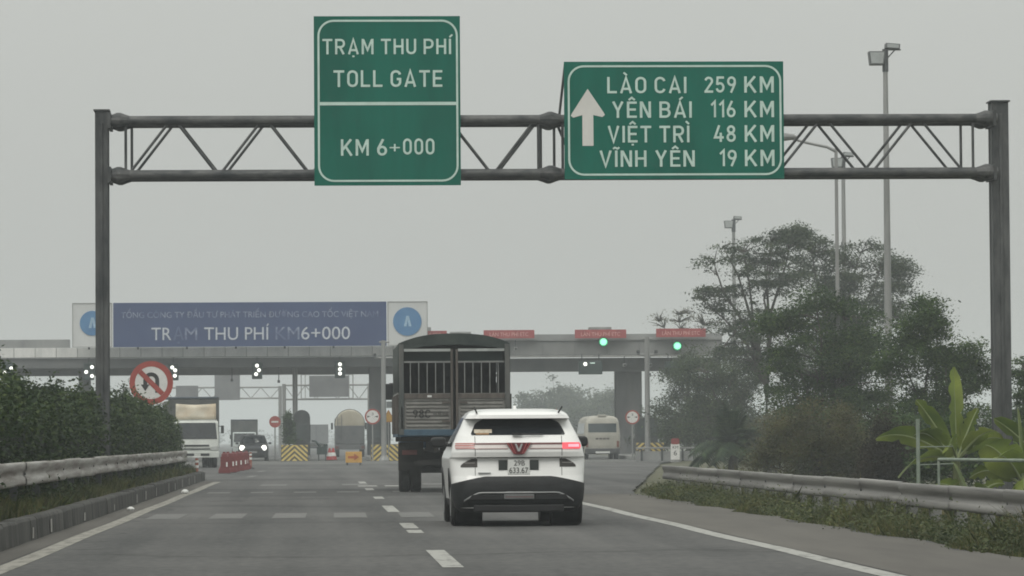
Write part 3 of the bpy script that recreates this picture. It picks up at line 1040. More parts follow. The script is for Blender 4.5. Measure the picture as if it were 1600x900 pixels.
# no U-turn sign standing in the hedge
def round_sign(name, label, loc, r, post_top, kind):
    t = thing(name, label, 'road sign', loc)
    zc = post_top
    MB().tube((0, .06, 0), (0, .06, zc + r * .6), .04, n=10).build('post', pole_grey, t, smooth=True)
    MB().prism(disc(0, zc, r), -.012, .012).build('panel', M('sign_face_white', (.62, .62, .60), .5, var=.06), t)
    ringm = M('sign_rim_red', (.27, .045, .035), .55, c2=(.34, .075, .06), scale=3)
    f = MB(); frame_ring(f, disc(0, zc, r), disc(0, zc, r * (.745 if kind != 'limit' else .80)), -.0175, -.0125)
    f.build('rim', ringm, t)
    if kind == 'uturn':
        a = MB(); pts = []
        # U shaped arrow, stem right, head pointing down on the left
        cxl, cxr, ht = -.13 * r / .45, .13 * r / .45, .14 * r / .45
        wo, wi = .19, .085
        s_ = r / .45 * .86
        n = 10
        outer = [(.19 * s_ * math.cos(PI * k / n), zc + .06 * s_ + .19 * s_ * math.sin(PI * k / n)) for k in range(n + 1)]
        inner = [(.095 * s_ * math.cos(PI * k / n), zc + .06 * s_ + .095 * s_ * math.sin(PI * k / n)) for k in range(n, -1, -1)]
        poly = [(.19 * s_, zc - .24 * s_)] + outer + [(-.19 * s_, zc - .04 * s_), (-.25 * s_, zc - .04 * s_), (-.1425 * s_, zc - .20 * s_), (-.04 * s_, zc - .04 * s_), (-.095 * s_, zc - .04 * s_)] + inner + [(.095 * s_, zc - .24 * s_)]
        a.prism(poly, -.017, -.0125)
        a.build('arrow_symbol', ink, t)
        b = MB()
        d = r * .72; c_ = .06 * s_
        b.prism([(-d * .72 - c_ * .7, zc + d * .72 - c_ * .7), (-d * .72 + c_ * .7, zc + d * .72 + c_ * .7), (d * .72 + c_ * .7, zc - d * .72 + c_ * .7), (d * .72 - c_ * .7, zc - d * .72 - c_ * .7)], -.023, -.0185)
        b.build('slash_bar', ringm, t)
    elif kind == 'entry':
        MB().prism(disc(0, zc, r * .745), -.016, -.0125).build('red_disc', ringm, t)
        MB().bb(-r * .6, r * .6, -.022, -.0165, zc - r * .14, zc + r * .14).build('white_bar', M('sign_face_white', (.62, .62, .60)), t)
    elif kind == 'limit':
        m = MB()
        for sx in (-1, 1):
            m.prism([(sx * r * .68, zc - r * .13), (sx * r * .25, zc), (sx * r * .68, zc + r * .13)][::sx], -.0175, -.0125)
        m.build('arrow_symbol', ink, t)
        lettering('3', -r * .12, r * .12, zc + r * .18, zc + r * .5, -.0125, ink, t, thick=.004)
    return t


round_sign('no_u_turn_sign', 'round red rimmed no U-turn sign rising from the hedge', (-4.78, 111, .27), .63, 2.63, 'uturn')

# ------------------------------------------------------------------ toll plaza
def toll_canopy():
    t = thing('toll_canopy', 'long grey concrete toll plaza canopy across the road', 'canopy', (0, 238, 0))
    fm = M('canopy_beam_dark', (0.10, 0.105, 0.105), .75, c2=(0.145, .15, .148), scale=.8, streak=(1, 1, .4))
    fm2 = M('canopy_beam_mid', (0.15, 0.155, 0.15), .75, c2=(0.21, .212, .208), scale=.8, streak=(1, 1, .4))
    # left half
    MB().bb(-46, 5.3, .5, 15, 6.95, 7.03).build('roof_slab', fm2, t)
    MB().bb(-46, 5.3, .45, 1.1, 5.78, 6.40).build('front_beam', fm, t, bevel=.02)
    MB().bb(-46, 5.3, 4.0, 4.6, 5.38, 6.2).build('rear_beam', fm2, t)
    MB().bb(-46, -15.3, .9, 1.2, 7.04, 7.58).build('parapet', panel_grey, t)
    x = -46.0; k = 0; first = None
    while x < 5.2:
        w = min(1.3, 5.3 - x)
        if w < .3: break
        if first is None:
            first = MB().bb(.015, 1.285, -.06, .03, 0, .60).build('fascia_panel', concrete_pl, t, bevel=.012, seg=1)
            first.location = (x, 0.3, 6.45)
        else:
            copy_part(first, t, (x, .3 + random.uniform(-.01, .01), 6.45))
        x += 1.3; k += 1
    MB().bb(-46, 5.3, .34, .44, 6.41, 7.06).build('fascia_backing', fm, t)
    # right half
    MB().bb(5.5, 25.2, .1, 15, 7.30, 7.38).build('roof_slab', fm2, t)
    MB().bb(5.5, 25.2, .2, .8, 6.42, 7.28).build('front_beam', fm2, t, bevel=.02)
    MB().bb(5.5, 25.2, .0, .18, 6.28, 6.40).build('ledge', concrete, t)
    MB().bb(5.5, 25.2, 1.6, 2.2, 5.42, 6.26).build('rear_beam', fm, t)
    MB().bb(5.5, 25.2, .3, .45, 7.39, 7.72).build('parapet', panel_grey, t)
    for x in range(6, 25, 2):
        MB().bb(x - .015, x + .015, .17, .2, 6.45, 7.25).build('panel_joint', fm, t)
    # columns
    for x, w in ((3.75, 1.05), (19.5, 1.65), (-14.5, .7), (-26, .9)):
        c = MB().bb(x - w / 2, x + w / 2, 2.2, 3.4, 0, 5.8).build('column', M('column_concrete', (0.085, 0.088, 0.09), .85, c2=(0.14, .142, .14), scale=1.2, streak=(1, 1, .3)), t, bevel=.05)
        MB().bb(x - w / 2 - .12, x + w / 2 + .12, 2.05, 3.55, 0.004, .25).build('column_base', concrete, c)
    MB().tube((-1.4, 2.4, 0), (-1.4, 2.4, 5.8), .16, n=12).build('slim_column', pole_grey, t, smooth=True)
    # roof-top boxes
    for x0, x1, z in ((5.0, 7.1, 8.25), (8.3, 9.6, 7.95), (17.0, 18.4, 8.2)):
        MB().bb(x0, x1, 1.6, 2.6, 7.385, z).build('rooftop_box', concrete, t, bevel=.03)
    # thin drop rods with cameras
    for x, z in ((-5.3, 5.0), (-2.4, 4.9), (4.85, 5.05), (11.1, 5.2), (20.7, 5.2)):
        r = MB().tube((x, 1.2, z), (x, 1.2, 5.8), .03, n=6).build('drop_rod', dark_metal, t)
        MB().box((x, 1.0, z), (.16, .4, .16)).build('camera', dark_metal, r)


random.seed(8)
toll_canopy()


def lane_camera(label, x, z):
    t = thing('lane_camera', label, 'camera', (x, 237.3, z), 0, 'cameras on the canopy edge')
    MB().box((0, -.1, 0), (.18, .5, .2)).build('case', pole_grey, t, bevel=.02)
    MB().tube((0, -.36, 0), (0, -.40, 0), .07, n=10).build('lens', black, t)
    MB().bb(-.03, .03, 0, .06, .1, .55).build('bracket', dark_metal, t)


lane_camera('small camera under the canopy just right of the stake truck', 12.25, 7.25 - .45)
lane_camera('small camera under the canopy edge over the minibus', 19.0, 5.75)
lane_camera('small camera under the canopy edge right of the wide column', 20.6, 5.75)


def billboard():
    t = thing('billboard', 'long blue board with white side panels on top of the toll canopy', 'billboard', (0, 236.6, 6.95))
    blue = M('board_blue', (0.030, 0.052, 0.140), .55, c2=(0.042, 0.070, 0.165), scale=.35, spec=.3)
    pale = M('board_pale', (0.52, .53, .525), .55, var=.06, scale=.5)
    z0, z1 = .08, 2.80
    MB().bb(-12.5, 4.27, -.1, .1, z0, z1).build('blue_panel', blue, t)
    for xa, xb in ((-15.0, -12.56), (4.33, 6.8)):
        MB().bb(xa, xb, -.08, .1, z0 + .02, z1 - .02).build('white_panel', pale, t)
        f = MB()
        frame_ring(f, [(xb, z1), (xa, z1), (xa, z0), (xb, z0)], [(xb - .04, z1 - .04), (xa + .04, z1 - .04), (xa + .04, z0 + .04), (xb - .04, z0 + .04)], -.11, -.082)
        f.build('edge_trim', concrete, t)
    lb = M('logo_blue', (0.05, .16, .33), .5, c2=(.07, .2, .38), scale=1)
    lw = M('logo_pale', (.28, .42, .55), .5)
    for cx in (-13.78, 5.55):
        cz = 1.56
        o = MB().prism(disc(cx, cz, .88 if cx > 0 else .76), -.13, -.085).build('logo_disc', lb, t)
        MB().prism([(cx - .22, cz - .3), (cx - .05, cz - .3), (cx + .02, cz + .12), (cx + .09, cz - .3), (cx + .26, cz - .3), (cx + .10, cz + .35), (cx - .06, cz + .35)], -.15, -.131).build('logo_mark', lw, o)
    for x in range(-14, 7, 3):
        MB().bb(x - .06, x + .06, .12, .22, -.05, z1).build('back_post', dark_metal, t)
    tx = M('board_lettering', (.50, .53, .58), .5, var=.1)
    tf = M('board_lettering_faded', (.09, .12, .23), .6, c2=(.26, .30, .40), scale=1.6, lo=.42, hi=.58)
    gone = M('board_lettering_ghost', (.085, .115, .22), .6, var=.1)

    def bx(p): return (p - 390) * 236.6 / 6000 - 4.13
    lettering('TỔNG CÔNG TY ĐẦU TƯ PHÁT TRIỂN ĐƯỜNG CAO TỐC VIỆT NAM', bx(190), bx(590), 1.87, 2.22, -.101, tf, t, thick=.02, off=0)
    zz0, zz1 = .50, 1.26
    lettering('TR', bx(237), bx(268), zz0, zz1, -.101, tx, t, thick=.03)
    lettering('Ạ', bx(271), bx(287), zz0, zz1, -.101, gone, t, thick=.03, off=0)
    lettering('M', bx(289), bx(308), zz0, zz1, -.101, tf, t, thick=.03)
    lettering('THU PHÍ', bx(319), bx(420), zz0, zz1, -.101, tx, t, thick=.03)
    lettering('KM', bx(430), bx(467), zz0, zz1, -.101, tf, t, thick=.03)
    lettering('6+000', bx(470), bx(546), zz0, zz1, -.101, tx, t, thick=.03)


billboard()

for i, (x0, x1, z0, z1) in enumerate(((4.96, 8.02, 7.46, 7.96), (10.3, 13.45, 7.47, 7.98), (15.97, 19.16, 7.45, 7.98), (21.03, 24.11, 7.49, 8.02))):
    lb = ('red lane sign on the canopy above the stake truck, leftmost of four', 'red lane sign on the canopy just right of the stake truck', 'red lane sign on the canopy above the left green light', 'red lane sign on the canopy above the right green light, nearest the trees')[i]
    t = thing('lane_sign', lb, 'sign', ((x0 + x1) / 2, 237.7, z0), 0, 'red lane signs along the canopy')
    w = x1 - x0
    MB().bb(-w / 2, w / 2, -.08, .08, 0, z1 - z0).build('panel', red_faded, t)
    lettering('LÀN THU PHÍ ETC', -w * .38, w * .38, .13, .36, -.081, M('lane_sign_lettering', (.62, .36, .32), .6, var=.1), t, thick=.01, off=-.002)
    for sx in (-.4, .4):
        MB().bb(sx * w - .04, sx * w + .04, .081, .5, .1, .2).build('bracket', dark_metal, t)

green_lamp = M('green_lamp', (.3, .9, .6), .4, emit=(.32, 1.0, .62), estr=1.25)
green_glow = M('green_lens', (.02, .3, .12), .4, emit=(.05, .62, .25), estr=.5)
white_lamp = M('white_lamp', (.9, .9, .85), .4, emit=(1.0, 1.0, .90), estr=1.6)
dkgreen = M('signal_housing', (0.018, 0.035, 0.032), .5, var=.2)


def green_signal(label, x, z):
    t = thing('traffic_light', label, 'traffic light', (x, 237.72, z), 0, 'lit green lights on the canopy beam')
    MB().lathe([(.30, .30), (.33, .0), (.30, -.03)], 20, (0, 0, 0), 'Y').build('housing', dkgreen, t, smooth=True)
    MB().lathe([(.27, -.032), (.25, -.05)], 20, (0, 0, 0), 'Y').build('lens_rim', green_glow, t)
    MB().lathe([(.21, -.052), (.16, -.085), (.06, -.10)], 18, (0, 0, 0), 'Y').build('lens', green_lamp, t, smooth=True)
    v = MB()
    v.grid([[(.31 * math.cos(a), yy, .31 * math.sin(a)) for a in [PI * k / 10 for k in range(11)]] for yy in (-.02, -.22)])
    vo = v.build('visor', dkgreen, t); s_ = vo.modifiers.new('thickness', 'SOLIDIFY'); s_.thickness = .012
    MB().bb(-.05, .05, .3, .55, -.05, .05).build('mount', dark_metal, t)


green_signal('lit round green light on the canopy between the bus and truck', 17.74, 7.22)
green_signal('lit round green light on the canopy nearest the roadside trees', 22.34, 6.94)
for i, (x0, x1, z0, z1) in enumerate(((16.18, 17.64, 5.2, 6.02), (21.54, 23.04, 5.16, 5.96))):
    t = thing('lane_display', ('dark lane display box with small white lamp hanging above the minibus', 'dark lane display box with green lit mark hanging in front of trees')[i], 'display', (x0, 237.4, z0), 0, 'lane display boxes under the canopy')
    w, h = x1 - x0, z1 - z0
    MB().bb(0, w, 0, .35, 0, h).build('case', dkgreen, t, bevel=.03)
    if i == 0:
        MB().lathe([(.12, -.02), (.1, -.06)], 12, (.40, 0, h - .18), 'Y').build('lamp', white_lamp, t)
        MB().box((.85, -.015, h - .12), (.30, .02, .06)).build('lamp_strip', M('dim_lamp', (.5, .6, .55), .4, emit=(.6, .8, .7), estr=.6), t)
    else:
        MB().prism([(1.22, .28), (1.36, .36), (1.34, .62), (1.27, .62), (1.25, .45), (1.16, .38)], -.02, -.002).build('lamp', M('green_mark', (.4, .9, .5), .4, emit=(.6, 1, .65), estr=1.6), t)
    for x in (.2, w - .2):
        MB().bb(x - .03, x + .03, .12, .2, h, h + .45).build('hanger', dark_metal, t)

for i, (x, z) in enumerate(((-19.1, 5.64), (-14.1, 5.55), (-8.9, 5.5), (-3.73, 5.55), (1.4, 5.58))):
    lb = ('leftmost pair of lit white lamps under the canopy, above the hedge', 'lit white lamps under the canopy beside the left gantry post', 'lit white lamps under the canopy right of the no U-turn sign', 'stacked lit white lamps under the canopy above the dark car', 'lit white lamp under the canopy above the tanker')[i]
    t = thing('canopy_lamp', lb, 'lamp', (x, 238.2, z), 0, 'lit lamps under the canopy')
    MB().bb(-.32, .32, 0, .25, -.5, .55).build('housing', dkgreen, t, bevel=.03)
    spots = [((-.15, -.1), (.24, .16)), ((-.16, 0), (.2, .3), (.2, -.25)), ((-.06, .30), (.12, .12), (.1, -.22)), ((0, .33), (.12, .05), (-.06, -.2)), ((0, .35), (0, .05), (0, -.22))][i]
    for (sx, sz) in spots:
        MB().lathe([(.115, -.01), (.10, -.05), (.04, -.07)], 12, (sx, 0, sz), 'Y').build('lens', white_lamp, t, smooth=True)
    MB().bb(-.04, .04, .1, .18, .55, .95).build('hanger', dark_metal, t)

# ---- toll islands with striped noses
def toll_island(x, y, label, booth=True, w=1.62, tone=1):
    t = thing('toll_island', label, 'toll island', (x, y, 0), 0, 'striped toll islands')
    MB().bb(-w / 2 - .1, w / 2 + .1, .2, 16, 0, .22).build('plinth', concrete, t, bevel=.03)
    n = MB()
    n.prism_x([(0, 0), (.9, 0), (.9, .98), (.12, .98)], -w / 2, w / 2)
    n.build('nose_block', M('nose_black', (.045, .042, .035), .7, c2=(.09, .08, .06), scale=3), t, bevel=.02, seg=1)
    def clip(poly, ax, v, keep_less):
        out = []
        for i in range(len(poly)):
            a, b = poly[i - 1], poly[i]
            ia = (a[ax] <= v) == keep_less; ib = (b[ax] <= v) == keep_less
            if ia != ib:
                k = (v - a[ax]) / (b[ax] - a[ax]); out.append((a[0] + (b[0] - a[0]) * k, a[1] + (b[1] - a[1]) * k))
            if ib: out.append(b)
        return out
    hw_ = w / 2 - .03
    for k in range(7):
        z = .02 + k * .30
        for s_ in (-1, 1):
            p = [(0, z), (hw_, z - hw_ * .9), (hw_, z - hw_ * .9 + .15), (0, z + .15)]
            p = clip(p, 1, .02, False)
            if p: p = clip(p, 1, .955, True)
            if len(p) < 3: continue
            P = [(a * s_, b * .12 / .98 - .008, b) for a, b in p]
            m_ = len(P)
            MB().add(P + [(q[0], q[1] + .006, q[2]) for q in P], [tuple(range(m_)), tuple(range(2 * m_ - 1, m_ - 1, -1))] + [(i, (i + 1) % m_, m_ + (i + 1) % m_, m_ + i) for i in range(m_)]).build('stripe', yellow, t)
    return t


toll_island(-1.38, 229, 'toll island with bold yellow and black chevrons left of the tanker')
toll_island(3.9, 224, 'toll island with faded chevrons just left of the stake truck')
toll_island(9.2, 226, 'toll island hidden mostly behind the stake truck')
toll_island(14.1, 226, 'toll island behind the white SUV by a yellow triangle sign')
toll_island(18.9, 218, 'toll island with faded chevrons right of the minibus')


def booth(x, y, w, h, label, dome=True):
    t = thing('toll_booth', label, 'toll booth', (x, y, .22))
    bm = M('booth_dark_panel', (.025, .03, .032), .5, c2=(.05, .055, .055), scale=2)
    poly = [(-w / 2, 0), (w / 2, 0), (w / 2, h - .45)]
    n = 8
    if dome:
        poly += [(w / 2 * math.cos(a), h - .45 + .45 * math.sin(a)) for a in [PI * k / n for k in range(1, n)]]
    else:
        poly += [(w / 2 - .05, h), (-w / 2 + .05, h)]
    poly += [(-w / 2, h - .45)]
    MB().prism(poly, 0, 2.4).build('cabin', bm, t, bevel=.03)
    MB().bb(-w / 2 + .12, w / 2 - .12, -.02, -.002, 1.1, 1.95).build('front_window', M_glass('booth_glass', (.05, .06, .06), .15), t)
    for s_ in (-1, 1):
        MB().bb(s_ * (w / 2 + .012) - .01, s_ * (w / 2 + .012) + .01, .3, 2.0, 1.0, 1.95).build('side_window', M_glass('booth_glass'), t)
    MB().bb(-w / 2 - .06, w / 2 + .06, -.06, 2.46, .0, .12).build('sill', concrete, t)


booth(-.95, 231, 1.0, 2.85, 'dark round topped toll booth left of the tanker')
booth(3.6, 226, 1.35, 2.45, 'dark toll booth behind the limit sign left of the truck', False)
booth(18.9, 220.5, 1.3, 2.2, 'dark toll booth between the minibus and the slim camera pole', False)
# small conifer beside the first booth
make_tree('conifer', 'small dark pointed conifer beside the round topped toll booth', (-1.72, 229.6), [(0, 1.3, .30, .5), (0, 1.9, .26, .45), (0, 2.4, .15, .35), (0, 2.75, .06, .2)], 6500, .12, LEAF_MID, 31, flat=1, tips=60, tipr=.26, trunk_r=.05, base=.98)


def camera_pole(x, y, h, label, arm):
    t = thing('camera_pole', label, 'pole', (x, y, 0))
    MB().tube((0, 0, 0), (0, 0, h), .16, .13, 14).build('pole', pole_grey, t, smooth=True)
    MB().lathe([(.3, 0), (.3, .06), (.18, .3)], 12).build('base_flange', pole_grey, t)
    MB().tube((-.55, 0, h - 1.0), (arm, 0, h - 1.0), .045, n=8).build('crossarm', pole_grey, t)
    MB().tube((-.25, 0, h - .1), (.35, 0, h - .1), .05, n=8).build('crossarm', pole_grey, t)
    for xx in (-.5, arm - .1):
        MB().box((xx, -.1, h - .85), (.16, .4, .18)).build('camera', dark_metal, t)


camera_pole(3.80, 221, 6.95, 'slim grey camera pole in front of the tanker lane, left of the truck', 1.6)
camera_pole(18.45, 214.5, 6.9, 'slim grey camera pole right of the minibus, before the trees', .6)

round_sign('limit_sign', 'round width limit sign on the slim pole left of the truck', (3.15, 220.6, 0), .45, 2.57, 'limit')
round_sign('limit_sign', 'round width limit sign beside the minibus', (17.55, 213.9, 0), .40, 2.4, 'limit')
round_sign('no_entry_sign', 'round red no entry sign left of the round topped booth', (-2.64, 238.5, 0), .36, 2.4, 'entry')


def tri_sign(x, y, z, label):
    t = thing('warning_sign', label, 'road sign', (x, y, 0))
    MB().tube((0, .05, 0), (0, .05, z + .2), .035, n=8).build('post', pole_grey, t)
    MB().prism([(-.42, z - .3), (.42, z - .3), (0, z + .42)], -.012, .012).build('panel', M('warning_amber', (.50, .27, .03), .5, var=.1), t)
    f = MB(); frame_ring(f, [(-.42, z - .3), (.42, z - .3), (0, z + .42)], [(-.36, z - .265), (.36, z - .265), (0, z + .35)], -.018, -.0125)
    f.build('rim', M('warning_rim', (.35, .12, .03), .5), t)


tri_sign(4.08, 221.6, 2.55, 'amber triangle warning sign just left of the stake truck')
tri_sign(13.75, 221, 2.55, 'amber triangle warning sign behind the SUV roof')

# amber arrow box, milestone, cones, swing barrier
t = thing('arrow_board', 'amber box sign with red arrow on the road before the plaza', 'road sign', (1.75, 187.5, 0))
amb = M('amber_board', (.50, .27, .05), .55, c2=(.58, .34, .09), scale=3)
MB().bb(-.40, .40, 0, .4, .12, .66).build('board', amb, t, bevel=.02)
MB().prism([(-.28, .33), (.02, .33), (.02, .22), (.26, .40), (.02, .57), (.02, .45), (-.28, .45)], -.012, -.001).build('arrow', M('arrow_rust_red', (.36, .09, .03), .6), t)
for sx in (-.32, .32):
    MB().bb(sx - .04, sx + .04, .02, .38, 0, .12).build('foot', dark_metal, t)

t = thing('milestone', 'white kilometre stone with red top behind the end of the right guardrail', 'milestone', (18.06, 193.8, 0))
MB().bb(-.22, .22, -.1, .1, .12, .92).build('stone', M('milestone_white', (.66, .66, .64), .7, var=.08), t, bevel=.015)
MB().prism(round_rect(-.20, .20, .9, 1.2, .08), -.11, .11).build('red_cap', M('milestone_red', (.22, .03, .03), .6, var=.15), t)
MB().bb(-.26, .26, -.16, .16, 0, .12).build('footing', concrete, t)
lettering('KM', -.14, .14, .68, .82, -.101, ink, t, thick=.004)
lettering('6', -.08, .08, .34, .58, -.101, ink, t, thick=.004)

for i, (x, y) in enumerate(((.72, 233), (.95, 236.5))):
    t = thing('traffic_cone', ('red and white traffic cone left of the tanker, nearer one', 'red and white traffic cone left of the tanker, farther one')[i], 'cone', (x, y, .005), 0, 'cones in the tanker lane')
    MB().lathe([(.24, .04), (.05, .75)], 14).build('cone', red_sign, t, smooth=True)
    MB().bb(-.27, .27, -.27, .27, 0, .04).build('foot', black, t)
    MB().lathe([(.185, .26), (.125, .48)], 14).build('white_band', plate_white, t)

t = thing('barrier_machine', 'dark boom barrier cabinet on legs right of the striped island', 'barrier', (.15, 230, .005))
MB().box((.1, 0, .62), (.62, .4, .48)).build('cabinet', dkgreen, t, bevel=.03)
for sx in (-.1, .32):
    MB().bb(sx - .04, sx + .04, -.15, .15, 0, .4).build('leg', dark_metal, t)
MB().path([(.0, -.1, .85), (-.25, -.1, 1.15), (-.5, -.1, 1.2)], [.1, .07, .05], 8).build('arm', dkgreen, t)
MB().bb(.2, .45, -.18, .18, .86, 1.0).build('motor_cover', dkgreen, t, bevel=.02)

# red barriers on the left
def red_barriers():
    pr = M('red_plastic', (.13, .024, .026), .65, c2=(.20, .05, .05), scale=3)
    lbls = ['nearest red plastic barrier of the row beside the white truck', 'second red plastic barrier of the row beside the white truck', 'third red plastic barrier of the row beside the white truck',
            'fourth red plastic barrier of the row beside the white truck', 'fifth red plastic barrier of the row beside the white truck', 'farthest red plastic barrier, in front of the dark car']
    src = None
    for i in range(6):
        u = i / 5
        loc = (-3.52 + .42 * u, 145.5 + 21 * u, 0)
        if src is None:
            t = thing('plastic_barrier', lbls[0], 'barrier', loc, .04, 'red plastic barriers beside the left lane')
            prof = [(-.22, 0), (.22, 0), (.22, .12), (.13, .32), (.10, .74), (-.10, .74), (-.13, .32), (-.22, .12)]
            MB().prism(prof, -.85, .85).build('body', pr, t, bevel=.02)
            MB().bb(-.16, .16, -.855, -.852, .2, .62).build('end_recess', M('red_plastic_dark', (.14, .02, .02), .6), t)
            for yy in (-.5,):
                MB().bb(.125, .16, yy - .04, yy + .04, .42, .6).build('reflector', plate_white, t)
            MB().bb(.05, .10, -.88, -.8, .25, .42).build('reflector', plate_white, t)
            MB().tube((0, .6, .74), (0, .6, .80), .06, n=10).build('filler_cap', pr, t)
            src = t
        else:
            dup(src, loc, .04 + random.uniform(-.08, .08), lbls[i])


red_barriers()


def delineator(x, y, h, label):
    t = thing('delineator_post', label, 'post', (x, y, 0))
    om = M('delineator_orange', (.22, .06, .035), .6, c2=(.30, .11, .07), scale=4)
    MB().tube((0, 0, .03), (0, 0, h), .055, .05, 10).build('post', om, t, smooth=True)
    MB().lathe([(.17, 0), (.17, .03), (.07, .06)], 12).build('foot', black, t)
    MB().tube((0, 0, h * .55), (0, 0, h * .68), .06, n=10).build('reflective_band', plate_white, t)
    MB().tube((0, 0, h * .8), (0, 0, h * .9), .059, n=10).build('reflective_band', plate_white, t)


delineator(-3.78, 120.5, .68, 'faded orange delineator post at the end of the left kerb')
delineator(-2.95, 169.5, .72, 'dark orange delineator post at the far end of the red barriers')

# litter
t = tag(MB().lathe([(.05, 0), (.09, .03), (.08, .07), (.03, .1)], 7, (-3.05, 88.5, .004)).build('litter', plate_white), 'crumpled white litter by the left kerb, farther piece', 'litter')
t = tag(MB().lathe([(.05, 0), (.07, .03), (.06, .05), (.02, .07)], 7, (-3.25, 67, .004)).build('litter', plate_white), 'crumpled white litter by the left kerb, nearer piece', 'litter')

# gantries and boards beyond the canopy
def far_gantry(label, x0, x1, y, zt, zb, boards, name='far_gantry'):
    t = thing(name, label, 'gantry', (x0, y, 0))
    w = x1 - x0
    for x in (0, w):
        MB().tube((x, 0, 0), (x, 0, zt + .1), .15, n=10).build('post', pole_grey, t, smooth=True)
    for z in (zt, zb):
        MB().tube((0, 0, z), (w, 0, z), .07, n=8).build('chord', pole_grey, t)
    n = int(w / .8)
    for i in range(n):
        a, b = w * i / n, w * (i + 1) / n
        MB().tube((a, 0, zb if i % 2 else zt), (b, 0, zt if i % 2 else zb), .035, n=6).build('diagonal', pole_grey, t)
    bm = M('far_board_grey', (.17, .175, .18), .6, var=.12, scale=1)
    for (a, b, c, d) in boards:
        MB().bb(a - x0, b - x0, -.25, -.12, c, d).build('board', bm, t)


far_gantry('far truss gantry with grey boards above the white truck', -16.5, -3.2, 330, 5.83, 4.89, [(-8.8, -6.63, 4.75, 7.05), (-12.1, -10.2, 5.05, 6.0)])
far_gantry('far frame gantry with dark display screen above the tanker', -2.6, 4.05, 300, 5.55, 4.45, [(-.64, 2.44, 4.62, 6.28)])
t = thing('screen_frame', 'thin pale frame standing round the dark screen above the tanker', 'frame', (-1.3, 299, 4.45))
f = MB(); frame_ring(f, [(4.1, 1.95), (0, 1.95), (0, 0), (4.1, 0)], [(4.02, 1.87), (.08, 1.87), (.08, .08), (4.02, .08)], -.04, .04)
f.build('frame', pole_grey, t)
for x in (.35, 3.75):
    MB().bb(x - .03, x + .03, -.04, .04, .08, 1.87).build('upright', pole_grey, t)

# ------------------------------------------------------------------ light masts
def flood_mast(label, x, y, h, r0, r1, hx):
    t = thing('floodlight_mast', label, 'light pole', (x, y, gz(x, y)), 0, 'floodlight masts around the plaza')
    MB().tube((0, 0, 0), (0, 0, h - .9), r0, r1, 14).build('mast', pole_grey, t, smooth=True)
    MB().lathe([(r0 * 1.8, 0), (r0 * 1.8, .08), (r0, .4)], 12).build('base_flange', pole_grey, t)
    MB().tube((0, 0, h - .95), (0, 0, h), r1 * 1.3, n=10).build('head_post', dark_metal, t)
    hm = M('floodlight_case', (.10, .105, .105), .5, .2, var=.2)
    lm = M('floodlight_glass', (.33, .35, .35), .2, var=.1)
    o = MB().prism([(-.72, -.05), (-.66, -.62), (-.10, -.62), (-.02, -.05)], -.25, .25).build('floodlight', hm, t, bevel=.02)
    o.location = (0, 0, h - .05)
    MB().prism([(-.67, -.10), (-.62, -.56), (-.14, -.56), (-.08, -.10)], -.262, -.252).build('lens', lm, o)
    o2 = MB().box((.30, 0, h + .12), (.60, .5, .22), (0, .08, 0)).build('floodlight', hm, t, bevel=.02)
    MB().box((.30, -.258, h + .12), (.5, .012, .15), (0, .08, 0)).build('lens', lm, o2)
    MB().tube((.02, 0, h - .45), (.42, 0, h - .02), .03, n=6).build('brace', hm, t)
    MB().bb(-.1, .66, -.05, .05, h - .05, h).build('arm', hm, t)


flood_mast('tallest floodlight mast rising behind the right end of the gantry', 23.92, 160, 18.3, .20, .10, 0)
flood_mast('middle floodlight mast seen through the gantry truss', 31.48, 228, 18.8, .20, .11, 0)
flood_mast('farthest floodlight mast standing in the left of the big tree', 31.62, 290, 18.6, .20, .12, 0)
t = thing('street_lamp', 'street lamp with long arm behind the right edge of the distance sign', 'street lamp', (17.71, 130, gz(17.71, 130)))
hz = 12.9
MB().tube((0, 0, 0), (0, 0, hz - .9), .085, .055, 12).build('pole', pole_grey, t, smooth=True)
MB().path([(0, 0, hz - 1.0), (-.3, 0, hz - .85), (-1.0, 0, hz - .70), (-1.55, 0, hz - .55)], [.055, .05, .045, .04], 8).build('arm', pole_grey, t, smooth=True)
MB().lathe([(.02, -.45), (.10, -.3), (.14, 0), (.10, .3), (.03, .4)], 10, (-1.75, 0, hz - .5), 'X').build('lamp_head', pole_grey, t, smooth=True)

# ------------------------------------------------------------------ vehicles
def wheel(parent, x, y, r, w, side, rim_mat=None, rim_r=.62):
    """wheel with its axle along X"""
    p = MB().lathe([(r * .6, -w / 2), (r * .93, -w / 2), (r, -w / 2 + .03), (r, w / 2 - .03), (r * .93, w / 2), (r * .6, w / 2)], 24, (0, 0, 0), 'X').build('wheel', rubber, parent, smooth=True)
    p.location = (x, y, r)
    rm = MB().lathe([(.05, side * (w / 2 + .004)), (r * .18, side * (w / 2 + .004)), (r * .25, side * (w / 2 - .03)), (r * rim_r * .9, side * (w / 2 - .015)), (r * rim_r, side * (w / 2 + .004))], 20, (0, 0, 0), 'X')
    rm.build('rim', rim_mat or silver, p, smooth=True)
    return p


